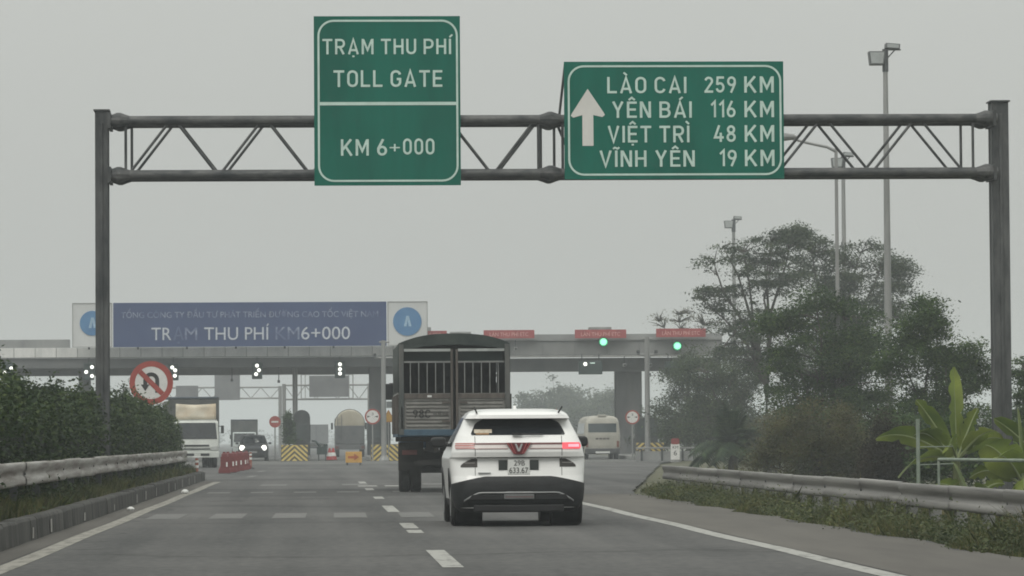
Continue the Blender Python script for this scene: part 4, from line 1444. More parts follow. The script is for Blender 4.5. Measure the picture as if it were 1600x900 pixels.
class Shell:
    """body surface built from plan outlines stacked over height; rear at y=0, front towards +Y"""
    def __init__(s, table, bow=.05, rf=.35):
        s.T = table; s.bow = bow; s.rf = rf

    def lv(s, z):
        T = s.T
        if z <= T[0][0]: return T[0][1:]
        for a, b in zip(T, T[1:]):
            if a[0] <= z <= b[0]:
                k = (z - a[0]) / (b[0] - a[0] + 1e-9)
                return tuple(a[i] + (b[i] - a[i]) * k for i in range(1, 5))
        return T[-1][1:]

    def pt(s, z, u, sgn=1, off=0.0):
        w, y0, y1, rr = s.lv(z); rf = min(s.rf, w * .8)
        nx, ny = 0, -1
        if u <= 1: x = u * (w - rr); y = y0
        elif u <= 2:
            a = (u - 1) * PI / 2; x = w - rr + rr * math.sin(a); y = y0 + rr - rr * math.cos(a); nx, ny = math.sin(a), -math.cos(a)
        elif u <= 3: x = w; y = y0 + rr + (u - 2) * (y1 - rf - y0 - rr); nx, ny = 1, 0
        elif u <= 4:
            a = (u - 3) * PI / 2; x = w - rf + rf * math.cos(a); y = y1 - rf + rf * math.sin(a); nx, ny = math.cos(a), math.sin(a)
        else: x = (5 - u) * (w - rf); y = y1; nx, ny = 0, 1
        b = s.bow * (x / w) ** 2
        y += b if u < 2.5 else (-b * 1.5 if u > 3.2 else 0)
        return ((x + nx * off) * sgn, y + ny * off, z)

    def u_of_x(s, x, z):
        w, y0, y1, rr = s.lv(z)
        if x <= w - rr: return x / (w - rr)
        return 1 + math.asin(min(1, (x - w + rr) / rr)) / (PI / 2)

    def u_of_y(s, y, z):
        w, y0, y1, rr = s.lv(z)
        return 2 + max(0, min(1, (y - y0 - rr) / (y1 - min(s.rf, w * .8) - y0 - rr)))

    def body(s, zs, arches=(), nside=60):
        us = [i / 10 for i in range(10)] + [1 + i / 8 for i in range(8)] + [2 + i / nside for i in range(nside)] + [3 + i / 8 for i in range(8)] + [4 + i / 8 for i in range(9)]
        mb = MB()
        for sg in (1, -1):
            rows = [[s.pt(z, u, sg) for u in us] for z in zs]
            k = len(mb.v); nc = len(us)
            for r in rows: mb.v.extend(r)
            for i in range(len(zs) - 1):
                for j in range(nc - 1):
                    P = [rows[i][j], rows[i][j + 1], rows[i + 1][j + 1], rows[i + 1][j]]
                    cy = sum(p[1] for p in P) / 4; cz = sum(p[2] for p in P) / 4; cx = sum(abs(p[0]) for p in P) / 4
                    if any(math.hypot(cy - ay, cz - az) < ar and cx > .55 for ay, az, ar in arches): continue
                    mb.f.append((k + i * nc + j, k + i * nc + j + 1, k + (i + 1) * nc + j + 1, k + (i + 1) * nc + j))
            # roof and floor caps
            for i in (0, len(zs) - 1):
                mb.f.append(tuple(k + i * nc + j for j in range(nc)))
        return mb

    def rear_panel(s, zs, xl, xr, off, n=14):
        rows = []
        for z in zs:
            a, b = xl(z), xr(z); r = []
            for j in range(n + 1):
                x = a + (b - a) * j / n
                sg = 1 if x >= 0 else -1
                r.append(s.pt(z, s.u_of_x(abs(x), z), sg, off))
            rows.append(r)
        return MB().grid(rows)

    def side_panel(s, zs, ya, yb, sg, off, n=10):
        return MB().grid([[s.pt(z, s.u_of_y(ya(z) + (yb(z) - ya(z)) * j / n, z), sg, off) for j in range(n + 1)] for z in zs])

    def front_panel(s, zs, xh, off, n=12):
        rows = []
        for z in zs:
            w, y0, y1, rr = s.lv(z); rf = min(s.rf, w * .8); r = []
            for j in range(n + 1):
                x = -xh(z) + 2 * xh(z) * j / n; ax = abs(x)
                if ax <= w - rf: u = 5 - ax / (w - rf)
                else: u = 3 + math.acos(max(-1, min(1, (ax - w + rf) / rf))) / (PI / 2)
                r.append(s.pt(z, u, 1 if x >= 0 else -1, off))
            rows.append(r)
        return MB().grid(rows)


def frange(a, b, n): return [a + (b - a) * i / n for i in range(n + 1)]


def weld(o, d=.0008):
    m = o.modifiers.new('weld', 'WELD'); m.merge_threshold = d
    return o


def solid(o, t):
    m = o.modifiers.new('thickness', 'SOLIDIFY'); m.thickness = t; m.offset = -1
    return o


def white_suv():
    T = [  # z, half width, rear y, front y, rear corner radius
        (.20, .78, .16, 4.05, .20), (.26, .85, .06, 4.12, .20), (.36, .895, .01, 4.16, .22), (.50, .91, -.01, 4.18, .24), (.62, .915, .0, 4.18, .26),
        (.70, .92, .03, 4.17, .28), (.80, .93, .055, 4.15, .30), (.90, .935, .075, 4.10, .32), (.935, .935, .07, 4.05, .33), (.955, .93, .0, 4.0, .34),
        (1.02, .915, -.02, 3.75, .34), (1.06, .905, -.015, 3.3, .34), (1.10, .895, .0, 3.05, .34), (1.155, .88, .02, 2.95, .34), (1.17, .87, .035, 2.92, .33),
        (1.25, .835, .10, 2.75, .30), (1.36, .78, .22, 2.5, .26), (1.46, .735, .34, 2.25, .22), (1.478, .725, .36, 2.2, .22), (1.482, .722, .10, 2.19, .16),
        (1.53, .695, .11, 2.05, .16), (1.565, .665, .16, 1.95, .20), (1.59, .625, .30, 1.85, .25), (1.612, .53, .55, 1.7, .25), (1.62, .40, .8, 1.55, .2)]
    S = Shell(T, bow=.075)
    t = thing('white_suv', 'white SUV seen from behind in the right lane', 'car', (2.75, 52.6, 0), 0)
    RW, FW, WR = .86, 3.59, .345
    zs = sorted(set([a[0] for a in T] + frange(.20, 1.62, 56)))
    arches = [(RW, WR + .01, .40), (FW, WR + .01, .40)]
    weld(S.body(zs, arches, 90).build('body', white_paint, t, smooth=True, sharp=28))
    # inner wells
    for y in (RW, FW):
        for sg in (-1, 1):
            MB().tube((sg * .48, y, WR + .02), (sg * .84, y, WR + .02), .395, n=20).build('wheel_well', black, t, smooth=True)
    MB().bb(-.75, .75, .35, 4.0, .19, .3).build('underbody', black, t)
    # black lower cladding round the tail
    def ztop(x): return .690 - .10 * max(0, (abs(x) - .45) / .45) ** 1.3 if abs(x) > .45 else .690
    rows = []
    for k in range(13):
        r = []
        for j in range(-34, 35):
            v = abs(j) / 34 * 2.16
            if v <= 2: xa = S.pt(.6, v)[0]; u = v
            else: xa = .92; u = 2 + (v - 2) / .16 * .035
            z = .20 + (ztop(xa) - .20) * k / 12
            r.append(S.pt(z, u, 1 if j >= 0 else -1, .008))
        rows.append(r)
    # extend along the side to the rear arch
    MB().grid(rows).build('rear_cladding', black, t, smooth=True, sharp=0)
    for sg in (-1, 1):
        for ya, yb, hh in ((.55, RW - .38, .60), (RW + .40, FW - .40, .36), (FW + .40, 3.8, .5)):
            if ya >= yb: ya, yb = yb - .04, yb
            S.side_panel(frange(.21, hh, 6), lambda z: ya, lambda z: yb, sg, .008, 16).build('side_cladding', black, t, smooth=True, sharp=0)
        for y in (RW, FW):
            fl = MB(); rr_ = []
            for k in range(21):
                a = R(-14 + 208 * k / 20)
                yy, zz = y + math.cos(a), WR + math.sin(a)
                q = []
                for rad, o_ in ((.385, -.04), (.385, .016), (.445, .016), (.455, .002)):
                    z_ = WR + .01 + rad * math.sin(a); y_ = y + rad * math.cos(a)
                    w_ = S.lv(max(.2, z_))[0]
                    q.append((sg * (w_ + o_ - .002), y_, z_))
                rr_.append(q)
            fl.grid(rr_).build('arch_flare', black, t, smooth=True)
    # rear window
    def xw(z):
        k = (z - 1.255) / (1.476 - 1.255)
        return .655 - .10 * k - .085 * max(0, (k - .62) / .38) ** 2 - .02 * max(0, (.12 - k) / .12) ** 2
    zw = frange(1.255, 1.475, 14)
    win = S.rear_panel(zw, lambda z: -xw(z), xw, .006, 24).build('rear_window', glass_dk, t, smooth=True, sharp=0)
    S.rear_panel(frange(1.285, 1.335, 2), lambda z: -.60, lambda z: -.36, .010, 6).build('window_sticker', M('pale_sticker', (.42, .36, .27), .6, c2=(.62, .56, .46), scale=22), win)
    S.rear_panel(frange(1.262, 1.285, 2), lambda z: -.58, lambda z: -.40, .010, 6).build('window_sticker', M('amber_sticker', (.22, .12, .05), .6, c2=(.32, .2, .1), scale=22), win)
    wb = MB(); wb.tube((-.02, .055, 1.268), (.34, .085, 1.262), .012, n=6); wb.box((-.02, .06, 1.272), (.13, .05, .035))
    wb.build('wiper', black, t)
    # side windows and pillars
    for sg in (-1, 1):
        for ya, yb in ((.62, 1.42), (1.47, 2.35)):
            S.side_panel(frange(1.10, 1.50, 8), lambda z, ya=ya: ya + max(0, (z - 1.2)) * (.35 if ya < 1 else 0), lambda z, yb=yb: yb - (max(0, z - 1.1) * 1.1 if yb > 2 else 0), sg, .005, 14).build('side_window', glass_dk, t, smooth=True, sharp=0)
    S.front_panel(frange(1.12, 1.56, 8), lambda z: .76 - .3 * (z - 1.1), .005).build('windscreen', glass_dk, t, smooth=True, sharp=0)
    # spoiler gaps at the roof corners
    for sg in (-1, 1):
        MB().box((sg * .575, .19, 1.585), (.02, .22, .035), (R(-28), sg * R(28), 0)).build('spoiler_gap', black, t)
    # light bar with lamps
    barw = M('lamp_bar_clear', (.60, .55, .53), .25, var=.08)
    red_l = M('lamp_line_red', (.26, .035, .035), .3, var=.15)
    red_dim = M('tail_lamp_unlit', (.50, .16, .15), .25, var=.15)
    red_on = M('tail_lamp_lit', (.7, .1, .12), .25, emit=(.95, .09, .13), estr=.5)
    red_hot = M('tail_lamp_core', (.9, .3, .35), .25, emit=(1.0, .30, .36), estr=1.0)
    bar = S.rear_panel(frange(1.070, 1.142, 4), lambda z: -.60, lambda z: .60, .005, 24).build('light_bar', barw, t, smooth=True, sharp=0)
    S.rear_panel(frange(1.124, 1.148, 2), lambda z: -.63, lambda z: -.17, .010, 12).build('red_line', M('lamp_line_dark', (.13, .04, .04), .3), bar)
    S.rear_panel(frange(1.124, 1.148, 2), lambda z: .17, lambda z: .60, .010, 12).build('red_line', M('lamp_line_dark', (.13, .04, .04), .3), bar)
    for a, b in ((-.63, -.15), (.15, .60)):
        S.rear_panel(frange(1.062, 1.074, 1), lambda z: a, lambda z: b, .010, 12).build('red_line', M('lamp_line_grey', (.26, .16, .15), .3), bar)
    l = S.rear_panel(frange(1.065, 1.150, 4), lambda z: -.865 + .02 * abs(z - 1.1) / .04, lambda z: -.615, .010, 10).build('tail_lamp', M('tail_lamp_pink', (.64, .48, .46), .25, var=.08), t, smooth=True, sharp=0)
    for za in (1.075, 1.108, 1.136):
        S.rear_panel(frange(za, za + .011, 1), lambda z: -.85, lambda z: -.60, .014, 10).build('red_line', red_dim, l)
    r_ = S.rear_panel(frange(1.062, 1.150, 4), lambda z: .60, lambda z: .868 - .02 * abs(z - 1.1) / .04, .010, 10).build('tail_lamp', red_on, t, smooth=True, sharp=0)
    S.rear_panel(frange(1.088, 1.125, 2), lambda z: .68, lambda z: .83, .014, 8).build('lit_core', red_hot, r_)
    # winged V emblem
    em = MB()
    yE = -.045
    em.prism([(-.175, 1.150), (.175, 1.150), (.075, 1.0), (.045, .985), (-.045, .985), (-.075, 1.0)], yE, yE + .06)
    eo = em.build('emblem', M('emblem_red', (.10, .008, .012), .3, coat=.5), t, bevel=.004, seg=1)
    ed = M('emblem_chrome_red', (.36, .085, .085), .3, .2, var=.1)
    for sg in (-1, 1):
        for o_ in (0, .048):
            p = [(sg * (.165 - o_), 1.146), (sg * (.150 - o_), 1.146), (sg * (.060 - o_ * .45), 1.0 - .0), (sg * (.073 - o_ * .45), 1.0)]
            MB().prism(p[::sg], yE - .006, yE - .0005).build('wing_line', ed, eo)
    MB().prism([(-.055, 1.135), (-.030, 1.135), (0, 1.062), (.030, 1.135), (.055, 1.135), (.014, 1.03), (-.014, 1.03)], yE - .008, yE - .0005).build('v_mark', silver, eo)
    # tailgate shut lines
    sl = M('shut_line', (.08, .08, .08), .7)
    for sg in (-1, 1):
        S.rear_panel(frange(.70, 1.24, 12), lambda z: sg * .595 - .004, lambda z: sg * .595 + .004, .0025, 1).build('shut_line', sl, t)
    S.rear_panel(frange(.940, .950, 1), lambda z: -.57, lambda z: .57, .0035, 20).build('shut_line', sl, t)
    # corner lamps
    for sg in (-1, 1):
        def a_(z): return .565
        def b_(z): return .79 - .16 * max(0, (z - .835) / .10) ** 1.5
        if sg > 0: p = S.rear_panel(frange(.815, .930, 6), a_, b_, .004, 10)
        else: p = S.rear_panel(frange(.815, .930, 6), lambda z: -b_(z), lambda z: -a_(z), .004, 10)
        c = p.build('corner_lamp', M('smoked_lens', (.055, .05, .045), .25, var=.3), t, smooth=True, sharp=0)
        if sg > 0: p = S.rear_panel(frange(.868, .880, 1), lambda z: .60, lambda z: .74, .008, 6)
        else: p = S.rear_panel(frange(.868, .880, 1), lambda z: -.74, lambda z: -.60, .008, 6)
        p.build('lens_strip', M('lens_strip_grey', (.22, .21, .20), .4), c)
    # plate
    yP = .055
    pl = MB().bb(-.150, .150, yP - .03, yP + .03, .715, .918).build('number_plate', plate_white, t, bevel=.004, seg=1)
    lettering('29B', -.065, .085, .835, .905, yP - .031, ink, pl, thick=.003)
    lettering('633.67', -.13, .13, .732, .808, yP - .031, ink, pl, thick=.003)
    for a, b in ((-.275, -.155), (.155, .275)):
        MB().bb(a, b, yP - .012, yP + .03, .775, .910).build('plate_recess', M('recess_dark', (.03, .036, .034), .5), t)
    MB().box((-.47, .045, .738), (.17, .03, .012)).build('model_badge', silver, t)
    # diffuser trim
    tr = MB(); n = 30; rows = []
    for k in range(n + 1):
        u = -1 + 2 * k / n; x = .755 * u
        zc = .465 - .115 * max(0, (abs(u) - .70) / .30) ** 1.4
        y_ = S.pt(zc, S.u_of_x(abs(x), zc), 1)[1]
        hw = .013 if abs(u) > .25 else .017
        rows.append([(x, y_ - .035, zc - hw), (x, y_ - .045, zc + hw * .2), (x, y_ - .02, zc + hw), (x, y_ + .03, zc + hw)])
    solid(tr.grid(rows).build('bumper_trim', M('bumper_trim_silver', (.26, .265, .265), .4, .3), t, smooth=True, sharp=0), .01)
    MB().bb(-.21, .21, -.045, .05, .375, .445).build('diffuser_centre', M('diffuser_grey', (.13, .135, .135), .45), t, bevel=.012)
    MB().bb(-.19, .19, -.047, -.044, .405, .412).build('diffuser_slot', M('diffuser_red', (.14, .05, .05), .5), t)
    for sg in (-1, 1):
        MB().prism([(sg * .23, .44), (sg * .64, .44), (sg * .70, .365), (sg * .20, .365)][::sg], -.040, .02).build('diffuser_vent', M('vent_black', (.006, .006, .007), .7), t, bevel=.01)
    MB().bb(-.62, .62, -.0, .1, .20, .30).build('skid_plate', M('skid_black', (.010, .010, .011), .6), t, bevel=.02)
    # wheels
    for y in (RW, FW):
        for sg in (-1, 1):
            wheel(t, sg * .79, y, WR, .235, sg)
    # mirrors and antenna
    for sg in (-1, 1):
        o = MB().prism(round_rect(sg * 1.02 - .11, sg * 1.02 + .11, 1.085, 1.235, .06), 2.5, 2.62).build('mirror', black, t, bevel=.03)
        MB().tube((sg * .84, 2.55, 1.12), (sg * .95, 2.55, 1.13), .03, n=8).build('stalk', black, o)
    MB().prism_x([(1.0, 1.60), (1.2, 1.60), (1.06, 1.665), (1.02, 1.665)], -.02, .02).build('antenna_fin', white_paint, t)
    # red reflectors low down
    for sg in (-1, 1):
        pass
    MB().bb(-.5, .5, 1.3, 2.6, .55, 1.05).build('seats', M('seat_dark', (.02, .02, .02), .9), t)


white_suv()


def stake_truck():
    t = thing('stake_truck', 'covered stake truck with dark green tarpaulin ahead of the white SUV', 'truck', (3.12, 87.6, 0))
    steel = M('worn_truck_steel', (.15, .147, .138), .7, .0, c2=(.25, .243, .225), scale=2.2, streak=(1.5, 1, .4), bump=.2)
    rusty = M('rusty_post', (.06, .052, .045), .8, c2=(.125, .108, .095), scale=5, streak=(1, 1, .3))
    bar_m = M('pale_bar', (.13, .138, .135), .6, c2=(.23, .235, .225), scale=3)
    tarp = M('dark_green_tarpaulin', (.015, .024, .022), .65, c2=(.04, .052, .047), scale=2.0, bump=.5, bscale=6)
    blue = M('faded_blue_paint', (.035, .065, .095), .7, c2=(.055, .11, .16), scale=2.5)
    dirt = M('dirty_chassis', (.012, .011, .010), .9, c2=(.03, .027, .024), scale=3)
    W = 1.26; L = 6.2
    zf = 1.44
    # tarpaulin: side, roof arch, front
    arch = lambda x: 3.40 + .22 * (1 - (abs(x) / W) ** 2.6)
    n = 18
    tb = MB()
    rows = []
    for y in frange(0, L, 14):
        sag = .025 * math.sin(y * 4.2) ** 2
        r = [(-W - .015, y, 2.25), (-W - .02, y, 2.9)]
        r += [(W * 1.012 * (-1 + 2 * k / n), y, arch(W * (-1 + 2 * k / n)) - sag) for k in range(n + 1)]
        r += [(W + .02, y, 2.9), (W + .015, y, 2.25)]
        rows.append(r)
    solid(tb.grid(rows).build('tarpaulin', tarp, t, smooth=True, sharp=60), .02)
    # rear valance of the cover, with a rolled lower hem
    top = [(W * (1 - 2 * k / n), arch(W * (1 - 2 * k / n)) + .004) for k in range(n + 1)]
    hem = []
    for k in range(n + 1):
        x = -W * .93 + 2 * W * .93 * k / n
        hem.append((x, 3.235 + .13 * (1 - (abs(x) / W) ** 2) + .01 * math.sin(k * 2.1)))
    vo = MB().prism(top + hem, -.035, .03).build('cover_valance', tarp, t)
    MB().prism([(-W * .9, 2.98), (W * .9, 2.98), (W * .9, 3.22), (-W * .9, 3.22)], .10, .12).build('hanging_flap', M('flap_green', (.010, .018, .016), .8, var=.4, scale=2), t)
    # front wall inside the cover
    MB().prism([(-W + .02, zf), (W - .02, zf)] + [(W * .985 * (1 - 2 * k / n), arch(W * (1 - 2 * k / n)) - .03) for k in range(n + 1)], L - .08, L - .02).build('headboard', dirt, t)
    MB().bb(-W + .02, W - .02, .2, L - .1, zf, zf + .06).build('bed_floor', dirt, t)
    # side boards below the cover, slatted
    for sg in (-1, 1):
        for k in range(5):
            z = zf + .04 + k * .165
            MB().bb(sg * W - .02, sg * W + .02, .06, L, z, z + .145).build('side_slat', steel, t)
        for y in frange(.1, L - .1, 5):
            MB().bb(sg * (W + .03) - .02, sg * (W + .03) + .02, y - .04, y + .04, zf - .1, 2.24).build('side_stake', rusty, t)
    # rear frame
    for sg in (-1, 1):
        MB().bb(sg * (W - .05) - .055, sg * (W - .05) + .055, -.06, .06, zf - .12, 3.38).build('corner_post', M('corner_post_dull', (.055, .066, .064), .7, c2=(.12, .12, .112), scale=3, streak=(1, 1, .3)), t)
    for sg in (-1, 1):
        MB().bb(sg * .058 - .024, sg * .058 + .024, -.075, .045, zf, 3.26).build('door_post', rusty, t)
    for sg in (-1, 1):
        # tailgate leaf with pressed ribs
        x0, x1 = (.088, W - .115)
        leaf = MB().bb(min(sg * x0, sg * x1), max(sg * x0, sg * x1), -.03, .03, zf, 2.26).build('tailgate', steel, t)
        for k in range(9):
            z = zf + .05 + k * .085
            MB().bb(min(sg * (x0 + .05), sg * (x1 - .04)), max(sg * (x0 + .05), sg * (x1 - .04)), -.052, -.031, z, z + .05).build('rib', steel, leaf, bevel=.012, seg=1)
        MB().bb(min(sg * x0, sg * x1), max(sg * x0, sg * x1), -.07, -.032, 2.14, 2.25).build('top_rail', rusty, leaf)
        # stakes: thin uprights between two rails
        MB().bb(min(sg * x0, sg * x1), max(sg * x0, sg * x1), -.05, -.02, 2.955, 2.995).build('stake_rail', bar_m, t)
        MB().bb(min(sg * x0, sg * x1), max(sg * x0, sg * x1), -.05, -.02, 3.215, 3.275).build('stake_rail', M('bright_bar', (.34, .36, .35), .6), t)
        for k in range(5):
            x = .235 + k * .192
            MB().bb(sg * x - .011, sg * x + .011, -.045, -.02, 2.26, 2.955).build('stake', bar_m, t)
        for z in (1.62, 2.05):
            MB().box((sg * .2, -.06, z), (.18, .03, .05)).build('hinge', rusty, t)
    # painted registration
    tl = M('stencil_black', (.03, .03, .03), .8, var=.3, scale=20)
    sign_text('98C', -.95, -.55, 1.70, 1.89, -.054, tl, t, sw=.95, thick=.004)
    sm = M('smeared_stencil', (.05, .048, .045), .8, c2=(.12, .115, .105), scale=9)
    for x0, x1, z0, z1 in ((-.49, -.40, 1.77, 1.80), (-.38, -.30, 1.765, 1.83), (-.28, -.15, 1.755, 1.82)):
        MB().bb(x0, x1, -.056, -.0525, z0, z1).build('smeared_number', sm, t)
    MB().bb(-.62, -.52, -.076, -.071, 2.17, 2.215).build('tag_plate', plate_white, t)
    # blue rear beam, underside
    MB().bb(-W, W, -.05, .12, 1.29, zf - .002).build('rear_beam', blue, t, bevel=.015)
    for sg in (-1, 1):
        MB().bb(sg * W - .03, sg * W + .03, .125, L, 1.27, zf - .003).build('side_beam', blue, t)
        MB().bb(sg * .42 - .06, sg * .42 + .06, .1, 7.6, .92, 1.25).build('chassis_rail', dirt, t)
        MB().bb(sg * (W - .06) - .02, sg * (W - .06) + .02, -.06, -.05, 1.45, 1.95).build('reflector_strip', M('pale_tape', (.36, .37, .38), .5), t)
    for y in (.3, 1.6, 3.0, 4.4, 5.8):
        MB().bb(-W + .03, W - .03, y - .06, y + .06, 1.16, 1.27).build('cross_member', dirt, t)
    # rear dual wheels and mudguards
    for sg in (-1, 1):
        for x in (.86, 1.12):
            wheel(t, sg * x, 1.55, .50, .25, sg, M('truck_rim', (.10, .10, .095), .6), .55)
        MB().bb(sg * .98 - .29, sg * .98 + .29, .93, .96, .50, 1.15).build('mudflap', M('mudflap_rubber', (.022, .021, .019), .9, var=.3), t)
        MB().bb(sg * .98 - .30, sg * .98 + .30, .5, .62, .83, 1.0).build('lamp_bar', dirt, t)
        MB().bb(sg * 1.02 - .17, sg * 1.02 + .17, .47, .499, .86, .97).build('tail_lamp', M('truck_lamp_red', (.10, .02, .015), .4), t)
    MB().tube((-.9, 1.55, .52), (.9, 1.55, .52), .09, n=10).build('axle', dirt, t)
    MB().lathe([(.10, -.22), (.21, -.12), (.23, 0), (.21, .12), (.10, .22)], 14, (0, 1.55, .54), 'Y').build('differential', dirt, t, smooth=True)
    MB().bb(-.9, .9, .48, .58, .62, .74).build('underrun_bar', dirt, t)
    # spare wheel under the bed
    sw = MB().lathe([(.2, -.12), (.46, -.12), (.5, -.06), (.5, .06), (.46, .12), (.2, .12)], 20, (.25, 0, 0), 'Z').build('spare_wheel', rubber, t, smooth=True)
    sw.location = (0, 3.2, 1.0)
    mk = MB().lathe([(.16, -.02), (.18, .0), (.16, .02)], 16, (0, 0, 0), 'Y').build('mud_guard_ring', M('dull_ring', (.12, .12, .12), .6), t)
    mk.location = (-.02, .45, 1.12)
    # cab
    cabm = M('cab_blue', (.03, .10, .20), .5, c2=(.05, .14, .24), scale=1.5)
    cb = MB().prism_x([(L + .15, 1.0), (L + 1.75, 1.0), (L + 1.85, 1.6), (L + 1.7, 2.2), (L + 1.45, 2.85), (L + .2, 2.9)], -1.1, 1.1).build('cab', cabm, t, bevel=.06)
    MB().prism_x([(L + 1.885, 1.72), (L + 1.53, 2.72), (L + 1.50, 2.72), (L + 1.80, 1.72)], -1.0, 1.0).build('windscreen', glass_dk, cb)
    for sg in (-1, 1):
        MB().bb(sg * 1.105 - .01, sg * 1.105 + .01, L + .5, L + 1.4, 1.95, 2.65).build('door_window', glass_dk, cb)
        wheel(t, sg * .98, L + 1.0, .50, .28, sg, M('truck_rim', (.10, .10, .095), .6), .55)
        m = MB().box((sg * 1.33, L + 1.75, 2.40), (.20, .10, .40)).build('mirror', black, t, bevel=.02)
        MB().tube((sg * 1.12, L + 1.6, 2.60), (sg * 1.33, L + 1.75, 2.60), .02, n=6).build('mirror_arm', black, m)
        MB().box((sg * 1.33, L + 1.72, 2.08), (.16, .08, .16)).build('lower_mirror', M('mirror_face_pale', (.25, .27, .27), .3), m)
    MB().bb(-1.12, 1.12, L + 1.82, L + 1.98, .55, .95).build('front_bumper', dirt, t, bevel=.03)


stake_truck()


def oncoming_truck(label, loc, rotz, banner=True, cabc=(.50, .52, .49), scale=1.0):
    """light truck facing the camera; built nose at y=0 pointing to -Y"""
    t = thing('light_truck', label, 'truck', loc, rotz)
    t.scale = (scale,) * 3
    cabm = M('cab_white_%d' % int(cabc[0] * 100), cabc, .45, var=.10, scale=2)
    W = 1.0
    cb = MB().prism_x([(0.02, .55), (-.02, .95), (.06, 1.30), (.30, 2.08), (.45, 2.16), (1.7, 2.16), (1.7, .55)], -W, W).build('cab', cabm, t, bevel=.06)
    MB().add([(-W + .08, .045, 1.32), (W - .08, .045, 1.32), (W - .13, .275, 2.06), (-W + .13, .275, 2.06), (-W + .08, .10, 1.32), (W - .08, .10, 1.32), (W - .13, .33, 2.06), (-W + .13, .33, 2.06)],
             [(0, 1, 2, 3), (4, 7, 6, 5), (0, 4, 5, 1), (1, 5, 6, 2), (2, 6, 7, 3), (3, 7, 4, 0)]).build('windscreen', glass_dk, cb)
    for sg in (-1, 1):
        MB().bb(sg * (W + .006) - .008, sg * (W + .006) + .008, .45, 1.3, 1.35, 1.98).build('door_window', glass_dk, cb)
        MB().prism([(sg * .62, .80), (sg * .95, .82), (sg * .95, 1.0), (sg * .66, .97)][::sg], -.045, .02).build('headlight', M('headlight_glass', (.40, .41, .40), .2, var=.2), t, bevel=.01)
        m = MB().box((sg * 1.18, .25, 1.75), (.14, .07, .36)).build('mirror', black, t, bevel=.02)
        MB().tube((sg * .98, .3, 1.9), (sg * 1.18, .26, 1.9), .02, n=6).build('mirror_arm', black, m)
        wheel(t, sg * .84, .75, .40, .22, sg, M('truck_rim', (.10, .10, .095), .6), .55)
        for x in (.72, .95):
            wheel(t, sg * x, 4.4, .40, .2, sg, M('truck_rim', (.10, .10, .095), .6), .55)
    MB().bb(-.55, .55, -.035, .0, .98, 1.06).build('grille_slot', black, cb)
    MB().bb(-.60, .60, -.04, .0, .84, .89).build('grille_slot', black, cb)
    MB().bb(-W, W, -.12, .1, .46, .74).build('bumper', cabm, t, bevel=.03)
    for x in (-.35, .35):
        MB().bb(x - .2, x + .2, -.126, -.121, .55, .66).build('bumper_slot', black, t)
    MB().bb(-.24, .24, -.130, -.121, .48, .54).build('number_plate', plate_white, t)
    body = M('truck_body_dark', (.045, .05, .05), .75, c2=(.09, .092, .088), scale=1.5)
    slat = M('truck_slat', (.11, .105, .095), .75, c2=(.17, .165, .15), scale=2)
    bo = MB()
    BW = 1.12
    bo.bb(-BW, BW, 1.85, 1.92, .95, 3.18); bo.bb(-BW + .05, BW - .05, 1.92, 6.2, .9, 3.1)
    b_ = bo.build('cargo_body', body, t, bevel=.03)
    for sg in (-1, 1):
        for k in range(9):
            z = 1.0 + k * .24
            MB().bb(sg * (BW - .02) - .035, sg * (BW - .02) + .035, 1.95, 6.2, z, z + .13).build('side_slat', slat, b_)
        MB().bb(sg * BW - .05, sg * BW + .05, 1.80, 1.95, .9, 3.25).build('front_post', body, t)
    MB().bb(-BW - .03, BW + .03, 1.80, 6.25, 3.19, 3.27).build('cover', M('cover_blue_grey', (.08, .10, .12), .7, var=.2), t, bevel=.02)
    MB().bb(-.4, .4, .9, 6.0, .5, .85).build('chassis', M('dirty_chassis', (.018, .017, .015)), t)
    if banner:
        bn = M('cream_banner', (.55, .45, .32), .7, c2=(.66, .61, .50), scale=1.3)
        rows = [[(-.92 + 1.84 * j / 12, .62 + .05 * math.sin(j * .9) * math.sin(i), 2.22 + .72 * i / 4 - .05 * math.sin(PI * j / 12) * (i / 4)) for j in range(13)] for i in range(5)]
        solid(MB().grid(rows).build('banner', bn, t, smooth=True), .02)
        MB().bb(-.95, .95, .66, .70, 2.16, 2.22).build('roof_bar', white_dull, t)
        for sg in (-1, 1):
            MB().tube((sg * .9, .68, 2.16), (sg * .9, .68, 2.9), .025, n=6).build('banner_post', dark_metal, t)
    return t


oncoming_truck('white light truck with cream banner over its cab behind the hedge end', (-5.5, 176, 0), R(6.5))
oncoming_truck('pale far truck with an empty frame over its cab behind the dark car', (-5.55, 292, 0), R(1.5), False, (.40, .44, .43), .88)


